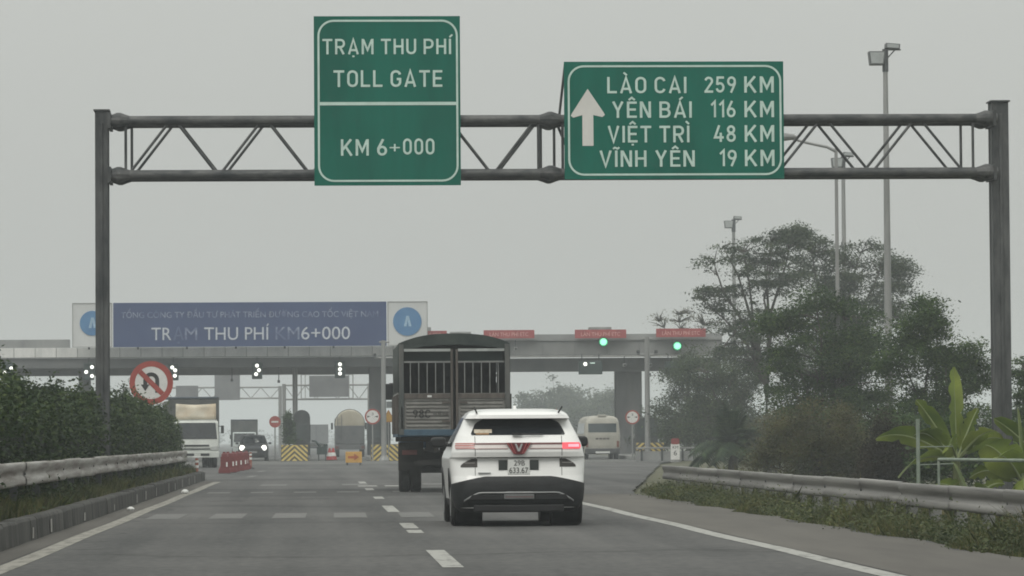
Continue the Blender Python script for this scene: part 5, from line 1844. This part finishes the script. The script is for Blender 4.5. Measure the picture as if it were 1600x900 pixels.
def dark_car():
    T = [(.22, .80, .1, 4.3, .2), (.35, .88, .0, 4.38, .25), (.6, .90, -.02, 4.42, .3), (.8, .90, .0, 4.38, .35), (.92, .89, .03, 4.2, .35), (1.0, .87, .06, 3.5, .35),
         (1.06, .85, .1, 3.2, .32), (1.3, .76, .3, 2.75, .28), (1.5, .68, .5, 2.35, .22), (1.56, .6, .7, 2.2, .2), (1.6, .4, .9, 2.0, .2)]
    S = Shell(T, .05, .38)
    t = thing('dark_car', 'dark oncoming car with headlights on beside the red barriers', 'car', (-3.92, 238, 0), PI)
    pm = M('charcoal_paint', (.022, .024, .028), .35, var=.15, coat=.4)
    zs = sorted(set([a[0] for a in T] + frange(.22, 1.6, 26)))
    weld(S.body(zs, [(.85, .33, .38), (3.5, .33, .38)], 50).build('body', pm, t, smooth=True, sharp=40))
    S.front_panel(frange(1.09, 1.5, 6), lambda z: .80 - .32 * (z - 1.06), .006).build('windscreen', glass_dk, t, smooth=True, sharp=0)
    for sg in (-1, 1):
        S.side_panel(frange(1.08, 1.48, 5), lambda z: .75, lambda z: 2.75 - (z - 1.08) * .9, sg, .005, 12).build('side_window', glass_dk, t, smooth=True, sharp=0)
        h = MB().lathe([(.17, 0), (.15, .05), (.05, .07)], 14, (sg * .66, 4.30, .80), 'Y').build('headlight', white_lamp, t, smooth=True)
        for y in (.85, 3.5):
            wheel(t, sg * .78, y, .33, .22, sg)
        m = MB().box((sg * 1.0, 2.75, 1.08), (.18, .1, .13)).build('mirror', pm, t, bevel=.02)
    MB().bb(-.45, .45, 4.36, 4.44, .60, .76).build('grille', black, t, bevel=.02)
    MB().bb(-.6, .6, 4.34, 4.43, .36, .5).build('lower_intake', black, t, bevel=.02)
    MB().bb(-.25, .25, 4.43, 4.445, .50, .6).build('number_plate', M('plate_dim', (.25, .25, .25), .5), t)
    MB().lathe([(.06, 0), (.03, .03)], 10, (-.28, 2.95, 1.16), 'Y').build('dashboard_sticker', plate_white, t)
    MB().bb(-.7, .7, .4, 4.2, .2, .3).build('underbody', black, t)


dark_car()


def minibus():
    t = thing('minibus', 'cream minibus seen from behind in the toll lane right of the SUV', 'bus', (16.62, 224, 0))
    cm = M('cream_bus_paint', (.31, .30, .26), .5, c2=(.40, .385, .335), scale=1.5)
    T = [(.35, 1.0, .05, 6.8, .15), (.8, 1.05, .0, 6.9, .2), (1.4, 1.06, .0, 6.9, .22), (1.55, 1.05, .02, 6.85, .25), (2.2, .98, .10, 6.5, .25), (2.40, .90, .16, 6.3, .28), (2.52, .7, .3, 6.0, .3), (2.56, .45, .6, 5.6, .3)]
    S = Shell(T, .05, .4)
    zs = sorted(set([a[0] for a in T] + frange(.35, 2.56, 20)))
    weld(S.body(zs, [(1.3, .42, .45), (5.3, .42, .45)], 40).build('body', cm, t, smooth=True, sharp=40))
    S.rear_panel(frange(1.58, 2.10, 5), lambda z: -.82, lambda z: .82, .006, 14).build('rear_window', M_glass('bus_glass', (.04, .055, .06), .15), t, smooth=True, sharp=0)
    for sg in (-1, 1):
        for k in range(4):
            y = .6 + k * 1.4
            S.side_panel(frange(1.5, 2.12, 4), lambda z: y, lambda z: y + 1.25, sg, .006, 6).build('side_window', M_glass('bus_glass'), t, smooth=True, sharp=0)
        MB().bb(sg * .90 - .07, sg * .90 + .07, -.0, .06, .72, 1.08).build('tail_lamp', M('bus_lamp', (.16, .06, .04), .4), t, bevel=.015)
        for y in (1.3, 5.3):
            wheel(t, sg * .88, y, .40, .24, sg)
    MB().bb(-1.02, 1.02, -.08, .1, .32, .64).build('bumper', M('bus_bumper', (.05, .052, .052), .6), t, bevel=.04)
    MB().bb(-.42, .42, -.095, -.081, .36, .47).build('number_plate', plate_white, t)
    bl = M('bus_badge', (.08, .07, .06), .6)
    for k in range(4):
        MB().bb(-.40 + k * .21, -.23 + k * .21, -.004, .02, 1.16, 1.26).build('badge', bl, t)
    MB().bb(-.25, .25, .2, .8, 2.50, 2.62).build('roof_vent', cm, t, bevel=.03)
    MB().bb(-.8, .8, .3, 6.6, .3, .4).build('underbody', black, t)


minibus()


def tanker():
    t = thing('tanker_truck', 'tanker seen from behind with tan domed tank above grey box', 'truck', (2.36, 282, 0))
    tan = M('tan_tank', (.30, .27, .20), .55, c2=(.37, .34, .27), scale=1.5)
    gr = M('tanker_grey', (.07, .075, .078), .65, c2=(.11, .113, .113), scale=1.5)
    n = 24
    prof = [(0.02, 0), (.7, .02), (1.0, .10), (1.08, .22), (1.08, 7.0), (.9, 7.2), (.02, 7.25)]
    MB().lathe(prof, n, (0, 0, 2.40), 'Y').build('tank', tan, t, smooth=True)
    for y in (.5, 2.6, 4.8):
        MB().lathe([(1.085, y), (1.13, y), (1.13, y + .14), (1.085, y + .14)], n, (0, 0, 2.40), 'Y').build('tank_band', gr, t, smooth=True)
    MB().bb(-1.08, 1.08, -.1, 7.0, .95, 2.30).build('pump_box', gr, t, bevel=.03)
    MB().bb(-1.12, 1.12, -.2, -.05, .55, .92).build('bumper', gr, t)
    MB().bb(-1.1, 1.1, 7.4, 9.0, .7, 2.9).build('cab', M('tanker_cab', (.35, .36, .36), .5), t, bevel=.06)
    for sg in (-1, 1):
        for y in (1.2, 2.5, 8.2):
            wheel(t, sg * .92, y, .5, .3, sg)
        MB().box((sg * 1.28, 8.6, 2.3), (.15, .1, .5)).build('mirror', black, t)
        MB().bb(sg * .95 - .12, sg * .95 + .12, -.215, -.201, .62, .8).build('tail_lamp', M('truck_lamp_red', (.10, .02, .015)), t)
    MB().tube((-.9, -.12, 1.0), (-.9, -.12, 3.1), .02, n=6).build('ladder_rail', gr, t)
    MB().tube((-.6, -.12, 1.0), (-.6, -.12, 3.1), .02, n=6).build('ladder_rail', gr, t)
    for k in range(7):
        MB().tube((-.9, -.12, 1.1 + .28 * k), (-.6, -.12, 1.1 + .28 * k), .015, n=5).build('ladder_rung', gr, t)


tanker()
t = thing('box_truck', 'faint grey box truck far beyond the round topped booth', 'truck', (-.15, 362, 0))
bx_ = M('far_box_grey', (.17, .18, .185), .6, var=.1)
MB().bb(-1.15, 1.15, 0, 6, .95, 2.75).build('cargo_box', bx_, t, bevel=.03)
MB().bb(-.02, .02, -.02, -.001, .98, 2.7).build('door_seam', dark_metal, t)
MB().bb(-1.0, 1.0, 6.2, 7.8, .6, 2.3).build('cab', white_dull, t, bevel=.06)
MB().bb(-1.1, 1.1, -.1, 0.1, .5, .7).build('bumper', dark_metal, t)
for sg in (-1, 1):
    for y in (1.3, 7.0):
        wheel(t, sg * .9, y, .45, .28, sg)

# ------------------------------------------------------------------ trees and plants
make_tree('layered_tree', 'tall hazy tree with tiered feathery boughs, left half of the big clump', (22.29, 190),
          [(-2.1, 10.72, .95, .32), (-2.59, 9.87, 1.01, .40), (-2.37, 8.49, .89, .45), (-3.08, 7.96, .57, .34), (-1.14, 10.4, 1.01, .6), (.3, 10.81, 1.27, .6), (.13, 9.28, 1.9, 1.1), (-1.49, 7.38, 1.52, 1.2), (1.43, 11.44, .89, .4), (-.55, 5.62, 1.9, 1.3)],
          30000, .125, LEAF_BIG, 41, flat=.26, tips=210, tipr=.68, trunk_r=.20, up=.5, twig=.022)
make_tree('broad_tree', 'tall hazy rounded tree behind the two pale masts', (26.89, 200),
          [(-1.08, 11.78, 1.5, .67), (-.26, 10.03, 2.0, 1.67), (1.61, 10.86, 1.33, .73), (2.44, 9.68, 1.6, 1.27), (3.62, 9.6, .8, 1.13), (1.07, 8.0, 2.33, 1.67), (3.43, 7.49, .93, .8), (.03, 5.33, 2.67, 2.0)],
          52000, .13, LEAF_BIG, 42, flat=.45, tips=260, tipr=.72, trunk_r=.24, twig=.022)
make_tree('leafy_tree', 'dark green bushy tree in front of the tall hazy trees', (17.14, 130),
          [(-.28, 5.74, .78, .48), (-1.16, 4.87, 1.08, .76), (.81, 5.18, 1.08, .78), (-.3, 3.88, 1.73, 1.3), (1.34, 3.55, 1.47, 1.41), (-1.07, 2.8, .97, 1.08), (.78, 1.92, 1.73, 1.08)],
          60000, .10, LEAF_MID, 43, flat=.5, tips=170, tipr=.6, trunk_r=.13)
make_tree('leafy_tree', 'dark green spiky tree just left of the right gantry post', (18.65, 115),
          [(-.24, 5.19, .38, .25), (-.44, 4.42, .77, .61), (.71, 3.45, .73, .69), (.12, 2.78, 1.11, 1.11), (1.33, 2.77, .5, .69), (-.94, 3.56, .92, .77), (-.47, 1.82, 1.15, .96)],
          52000, .085, LEAF_MID, 44, flat=.55, tips=130, tipr=.5, trunk_r=.10)
make_tree('leafy_tree', 'small tree at the right edge behind the gantry post', (20.44, 110), [(-.1, 3.06, .33, .37), (.15, 2.23, .55, .73), (.5, 1.4, .7, .8)], 18000, .08, LEAF_MID, 45, tips=60, tipr=.4, trunk_r=.07)
make_tree('bare_tree', 'sparse leafless tree with fine twigs above the last red lane sign', (25.11, 260),
          [(-.58, 9.59, 1.95, .61), (1.16, 8.88, 1.3, .78), (-1.89, 9.16, .78, .39), (.49, 7.49, 1.73, .87)], 900, .14, LEAF_DRY, 46, tips=170, tipr=.5, trunk_r=.16, twig=.028)
make_tree('hazy_tree', 'hazy grey green tree right of the slim camera pole under the canopy end', (22.02, 215),
          [(-1.77, 4.25, 1.36, 1.2), (-.32, 5.32, 1.72, 1.2), (.75, 3.52, 1.7, 1.3), (-1.42, 2.45, 1.79, 1.43), (1.46, 2.07, 1.9, 1.3)], 34000, .13, LEAF_BIG, 47, flat=.45, tips=120, tipr=.8, trunk_r=.16)
make_tree('shrub', 'hazy shrub behind the roadside palm', (21.01, 175), [(.01, 1.11, 1.46, 1.0), (1.05, 1.78, 1.17, .9)], 8000, .15, LEAF_DRY, 48, tips=70, tipr=.6, trunk_r=.06, cat='shrub')
make_tree('shrub', 'dry brownish shrub behind the right guardrail', (13.49, 105),
          [(-.61, 1.15, .84, .73), (.45, 1.42, 1.01, .84), (1.15, .8, .88, .67), (-1.15, .45, .53, .42), (.2, .3, 1.1, .6)], 42000, .06, LEAF_DRY, 49, flat=.8, tips=140, tipr=.42, trunk_r=.04, cat='shrub', twig=.01)
make_tree('shrub', 'dark russet rounded shrub left of the green fence post', (13.75, 92), [(.01, 1.08, .55, .67), (-.07, .59, .67, .46), (0, .1, .7, .5)], 28000, .055, LEAF_RED, 50, flat=.9, tips=90, tipr=.34, trunk_r=.04, cat='shrub', twig=.008)
make_tree('shrub', 'pale green small shrub at the foot of the palm', (17.2, 150), [(.3, .5, .5, .35), (.8, .75, .4, .3)], 2500, .12, M_leaf('leaf_pale', [(.06, .085, .04), (.09, .12, .06)]), 51, tips=30, tipr=.4, trunk_r=.03, cat='shrub')
make_tree('shrub', 'green undergrowth below the dark green bushy tree', (16.2, 118), [(-.6, .6, 1.2, .8), (.9, .9, 1.3, 1.0), (2.2, .7, 1.0, .8)], 26000, .085, LEAF_MID, 52, tips=90, tipr=.55, trunk_r=.05, cat='shrub')
make_tree('shrub', 'low green thicket behind the banana plants', (14.6, 84), [(-.6, .7, .9, .8), (.8, .9, 1.0, .8), (1.6, .5, .9, .7)], 15000, .09, LEAF_MID, 53, tips=90, tipr=.45, trunk_r=.04, cat='shrub')


make_tree('shrub', 'hazy grey green shrub behind the milestone', (21.4, 226), [(-1.2, 1.3, 1.6, 1.2), (.9, 1.8, 1.8, 1.3), (2.6, 1.2, 1.5, 1.1)], 16000, .14, LEAF_BIG, 54, tips=90, tipr=.8, trunk_r=.06, cat='shrub')
make_tree('shrub', 'hazy olive shrub between the palm and the layered tree', (20.0, 168), [(-1.0, .9, 1.1, .9), (.7, 1.5, 1.3, 1.2), (2.0, 1.8, 1.3, 1.3)], 18000, .11, LEAF_DRY, 55, tips=90, tipr=.6, trunk_r=.05, cat='shrub')
make_tree('shrub', 'dense green shrub below the spiky tree, left of the right gantry post', (17.9, 108), [(-1.4, .9, 1.2, 1.1), (.3, 1.1, 1.2, 1.1), (1.6, .9, 1.0, 1.0)], 22000, .085, LEAF_MID, 56, tips=90, tipr=.55, trunk_r=.05, cat='shrub')
make_tree('hazy_tree', 'hazy slender tree filling the gap left of the layered tree trunk', (21.8, 200), [(-1.6, 4.6, 1.2, .9), (-.6, 3.4, 1.5, 1.1), (.6, 4.6, 1.2, .9), (-1.4, 2.2, 1.5, 1.0)], 16000, .13, LEAF_BIG, 57, flat=.45, tips=100, tipr=.75, trunk_r=.12)


def palm(x, y):
    rng = np.random.default_rng(60)
    t = thing('palm', 'low bushy palm behind the end of the right guardrail', 'palm', (x, y, gz(x, y)))
    MB().path([(0, 0, 0), (.05, 0, .5), (.03, 0, 1.0 - gz(x, y) * .5)], [.22, .19, .15], 10).build('trunk', bark, t, smooth=True)
    z0 = 1.0 - gz(x, y) * .5
    for k in range(70):
        az = rng.uniform(0, 2 * PI); el = R(rng.uniform(8, 86)); L = rng.uniform(1.5, 2.2)
        d = np.array([math.cos(az) * math.cos(el), math.sin(az) * math.cos(el), math.sin(el)])
        pts = []
        for i in range(9):
            u = i / 8
            p = d * L * u; p[2] -= .75 * L * u * u * math.cos(el)
            pts.append(np.array([0, 0, z0]) + p)
        V = []; F = []
        for i in range(1, 9):
            a, b = pts[i - 1], pts[i]
            ax = b - a; s_ = np.cross(ax, [0, 0, 1]); s_ /= np.linalg.norm(s_) + 1e-6
            for sg in (-1, 1):
                for q in range(3):
                    base = a + ax * q * .33
                    ll = .55 * (1 - .6 * abs(i / 8 - .45))
                    tip = base + s_ * sg * ll + ax * .8 - np.array([0, 0, .12 * ll + .06])
                    n0 = len(V); V += [base - ax * .22, base + ax * .22, tip]; F.append((n0, n0 + 1, n0 + 2))
        mb = MB().add(V, F); mb.path(pts, [.018 - .0018 * i for i in range(9)], 4)
        mb.build('frond', LEAF_PALM, t)


palm(17.3, 160)


def banana(label, x, y, leaves, stem_h, seed):
    rng = random.Random(seed)
    z = gz(x, y)
    t = thing('banana_plant', label, 'banana plant', (x, y, z - .03), 0, 'banana plants behind the right guardrail')
    MB().path([(0, 0, 0), (.02, 0, stem_h * .5), (0, 0, stem_h)], [.13, .11, .07], 10).build('stem', M('banana_stem', (.10, .13, .05), .6, c2=(.16, .17, .08), scale=3, streak=(1, 1, .2)), t, smooth=True)
    mid = M('banana_midrib', (.22, .26, .12), .5, var=.1)
    for (az, el, L, wd, droop) in leaves:
        az, el = R(az), R(el)
        d = Vector((math.cos(az) * math.cos(el), math.sin(az) * math.cos(el), math.sin(el)))
        side = d.cross(Vector((0, 0, 1)))
        if side.length < .2: side = Vector((1, .2, 0))
        side.normalize()
        side = (Matrix.Rotation(R(rng.uniform(25, 65)) * (1 if math.cos(az) < 0 else -1), 3, d) @ side).normalized()
        nrm = side.cross(d).normalized()
        n = 18; C = []
        for i in range(n + 1):
            u = i / n
            p = Vector((0, 0, stem_h)) + d * L * u
            p.z -= droop * L * u * u * u
            C.append(p)
        rows_l, rows_r = [], []
        for i in range(n + 1):
            u = i / n
            if u < .18: w = .015
            else:
                v = (u - .18) / .82
                w = wd * (math.sin(PI * min(1, v * .88 + .06)) ** .55) * .5
            if i == n: w = .02
            tear = 1 - (.38 if (rng.random() < .22 and .3 < u < .95) else 0)
            tear2 = 1 - (.38 if (rng.random() < .22 and .3 < u < .95) else 0)
            fold = .28
            rows_l.append([C[i], C[i] + side * w * .5 * tear + nrm * w * fold * .6, C[i] + side * w * tear + nrm * w * fold * .4])
            rows_r.append([C[i], C[i] - side * w * .5 * tear2 + nrm * w * fold * .6, C[i] - side * w * tear2 + nrm * w * fold * .4])
        mb = MB().grid(rows_l); mb.grid(rows_r)
        o = mb.build('leaf', LEAF_BANANA, t, smooth=True, sharp=0)
        MB().path([c - nrm * .006 for c in C], [.028 * (1 - .8 * i / n) for i in range(n + 1)], 6).build('midrib', mid, o, smooth=True)


banana('leafy banana plant behind the green fence with one upright leaf, leftmost', 11.70, 70,
       [(95, 86, 1.75, .44, .02), (174, 60, 1.45, .52, .10), (180, 32, 1.75, .52, .30), (12, 68, 1.15, .46, .1), (20, 38, 1.3, .5, .35), (205, 12, 1.3, .46, .45), (340, 50, 1.2, .5, .35), (250, 35, 1.1, .5, .4), (190, 48, 1.2, .5, .35)], 1.75, 1)
banana('broad leaved banana plant in front of the right gantry post', 12.75, 69,
       [(100, 80, 1.45, .46, .02), (186, 56, 1.25, .72, .25), (225, 48, 1.25, .8, .35), (350, 48, 1.5, .66, .15), (10, 30, 1.5, .6, .3), (300, 35, 1.2, .8, .5), (150, 30, 1.2, .5, .4), (260, 20, 1.1, .7, .5)], 1.45, 2)
banana('banana plant cut by the right edge of the picture', 13.55, 70,
       [(165, 48, 1.7, .6, .12), (172, 30, 1.6, .62, .25), (110, 70, 1.7, .6, .05), (30, 50, 1.4, .6, .2), (260, 40, 1.3, .75, .4), (210, 35, 1.4, .75, .3), (235, 15, 1.2, .7, .4)], 1.6, 3)
banana('low young banana plant beneath the taller ones by the fence rail', 11.35, 66.5,
       [(120, 60, .9, .34, .1), (200, 40, .9, .34, .3), (20, 40, .9, .34, .3), (300, 40, .8, .34, .4), (165, 20, 1.0, .32, .3)], .95, 4)

# green fence
t = thing('pipe_fence', 'pale green pipe fence in front of the banana plants', 'fence', (10.05, 64, gz(10.05, 64)))
gm = M('pale_green_paint', (.15, .19, .15), .6, c2=(.25, .29, .24), scale=4)
g0 = gz(10.05, 64)
MB().tube((0, 0, -.2), (0, 0, 1.49 - g0), .032, n=10).build('post', gm, t, smooth=True)
MB().tube((.02, -2.0, .82 - g0), (1.45, -5.0, .80 - g0), .028, n=8).build('rail', gm, t, smooth=True)
MB().tube((.02, -2.0, -.3), (.02, -2.0, .82 - g0), .022, n=8).build('post', gm, t, smooth=True)
MB().tube((1.45, -5.0, -.3), (1.45, -5.0, .80 - g0), .022, n=8).build('post', gm, t, smooth=True)
MB().tube((0, 0, 1.02 - g0), (1.0, 2.5, 1.02 - g0), .010, n=6).build('wire', gm, t)
MB().tube((0, 0, .72 - g0), (1.0, 2.5, .72 - g0), .010, n=6).build('wire', gm, t)

# low pale barrier beside the plaza, with grey boxes
t = thing('plaza_barrier', 'low pale barrier rail behind the milestone at the plaza edge', 'barrier', (17.0, 205, 0))
MB().bb(0, 6.2, -.05, .05, .64, .74).build('rail', pole_grey, t, bevel=.02)
MB().bb(0, 6.2, .06, .3, 0, .52).build('wall', panel_grey, t, bevel=.02)
for k in range(6):
    MB().bb(.3 + k * 1.1 - .05, .3 + k * 1.1 + .05, .0, .14, 0, .70).build('post', dark_metal, t)

# far hazy trees
rngf = random.Random(77)
for i, (x, y, h, w) in enumerate(((33.0, 560, 8.5, 5), (36.5, 590, 11.6, 5.5), (40.5, 610, 10.2, 7), (45.5, 600, 8.6, 6), (49.5, 640, 9.5, 7), (42.0, 540, 7.4, 8), (35, 520, 5.5, 7))):
    lb = ('leftmost hazy tree beyond the plaza right of the truck', 'tallest hazy tree beyond the plaza, above the SUV mirror', 'broad hazy tree beyond the plaza left of the minibus', 'hazy tree beyond the plaza above the minibus',
          'hazy tree beyond the plaza beside the wide canopy column', 'low spreading hazy tree beyond the plaza behind the minibus', 'low hazy thicket tree beyond the plaza behind the SUV')[i]
    lobes = [(rngf.uniform(-.45, .45) * w, h * rngf.uniform(.35, .8), w * rngf.uniform(.25, .4), h * rngf.uniform(.14, .22)) for _ in range(5)] + [(rngf.uniform(-.3, .3), h * .88, w * .22, h * .11)]
    make_tree('far_tree', lb, (x, y), lobes, 5500, .42, LEAF_FAR, 80 + i, flat=.6, tips=70, tipr=1.5, trunk_r=.2, group='hazy trees beyond the plaza', base=-.5, twig=.05)
# distant wood as one mass
rng = np.random.default_rng(99)
C = []
for k in range(260):
    x = rng.uniform(24, 260); y = rng.uniform(680, 900)
    h = rng.uniform(3.5, 8.0)
    n_ = 150
    d = rng.normal(size=(n_, 3)); d /= np.linalg.norm(d, axis=1)[:, None]
    C.append(np.array([x, y, h * .5]) + d * np.array([h * .6, h * .5, h * .5]) * rng.uniform(.6, 1.05, size=(n_, 1)))
for k in range(160):
    x = rng.uniform(-420, 24); y = rng.uniform(1500, 1900); h = rng.uniform(3, 7); n_ = 70
    d = rng.normal(size=(n_, 3)); d /= np.linalg.norm(d, axis=1)[:, None]
    C.append(np.array([x, y, h * .5]) + d * np.array([h * 1.4, h * .6, h * .5]))
V, F = leaf_quads(np.concatenate(C), 1.1, rng, .2, .6)
tag(raw_mesh('distant_wood', V, F, LEAF_FAR), 'pale hazy wood along the horizon', 'wood', kind='stuff')

# ------------------------------------------------------------------ haze
hzm = bpy.data.materials.new('even_haze')
hzm.use_nodes = True
hn, hl = hzm.node_tree.nodes, hzm.node_tree.links
hn.clear()
ho = hn.new('ShaderNodeOutputMaterial')
hv = hn.new('ShaderNodeVolumePrincipled')
hv.inputs['Color'].default_value = (0.90, 0.955, 0.985, 1)
hv.inputs['Density'].default_value = 0.00074
hv.inputs['Anisotropy'].default_value = 0.0
hl.new(hv.outputs[0], ho.inputs['Volume'])
hb = MB().bb(-2500, 2500, -60, 2600, -2.6, 24).build('haze', hzm)
tag(hb, 'thin even grey haze filling the air', 'haze', kind='stuff')
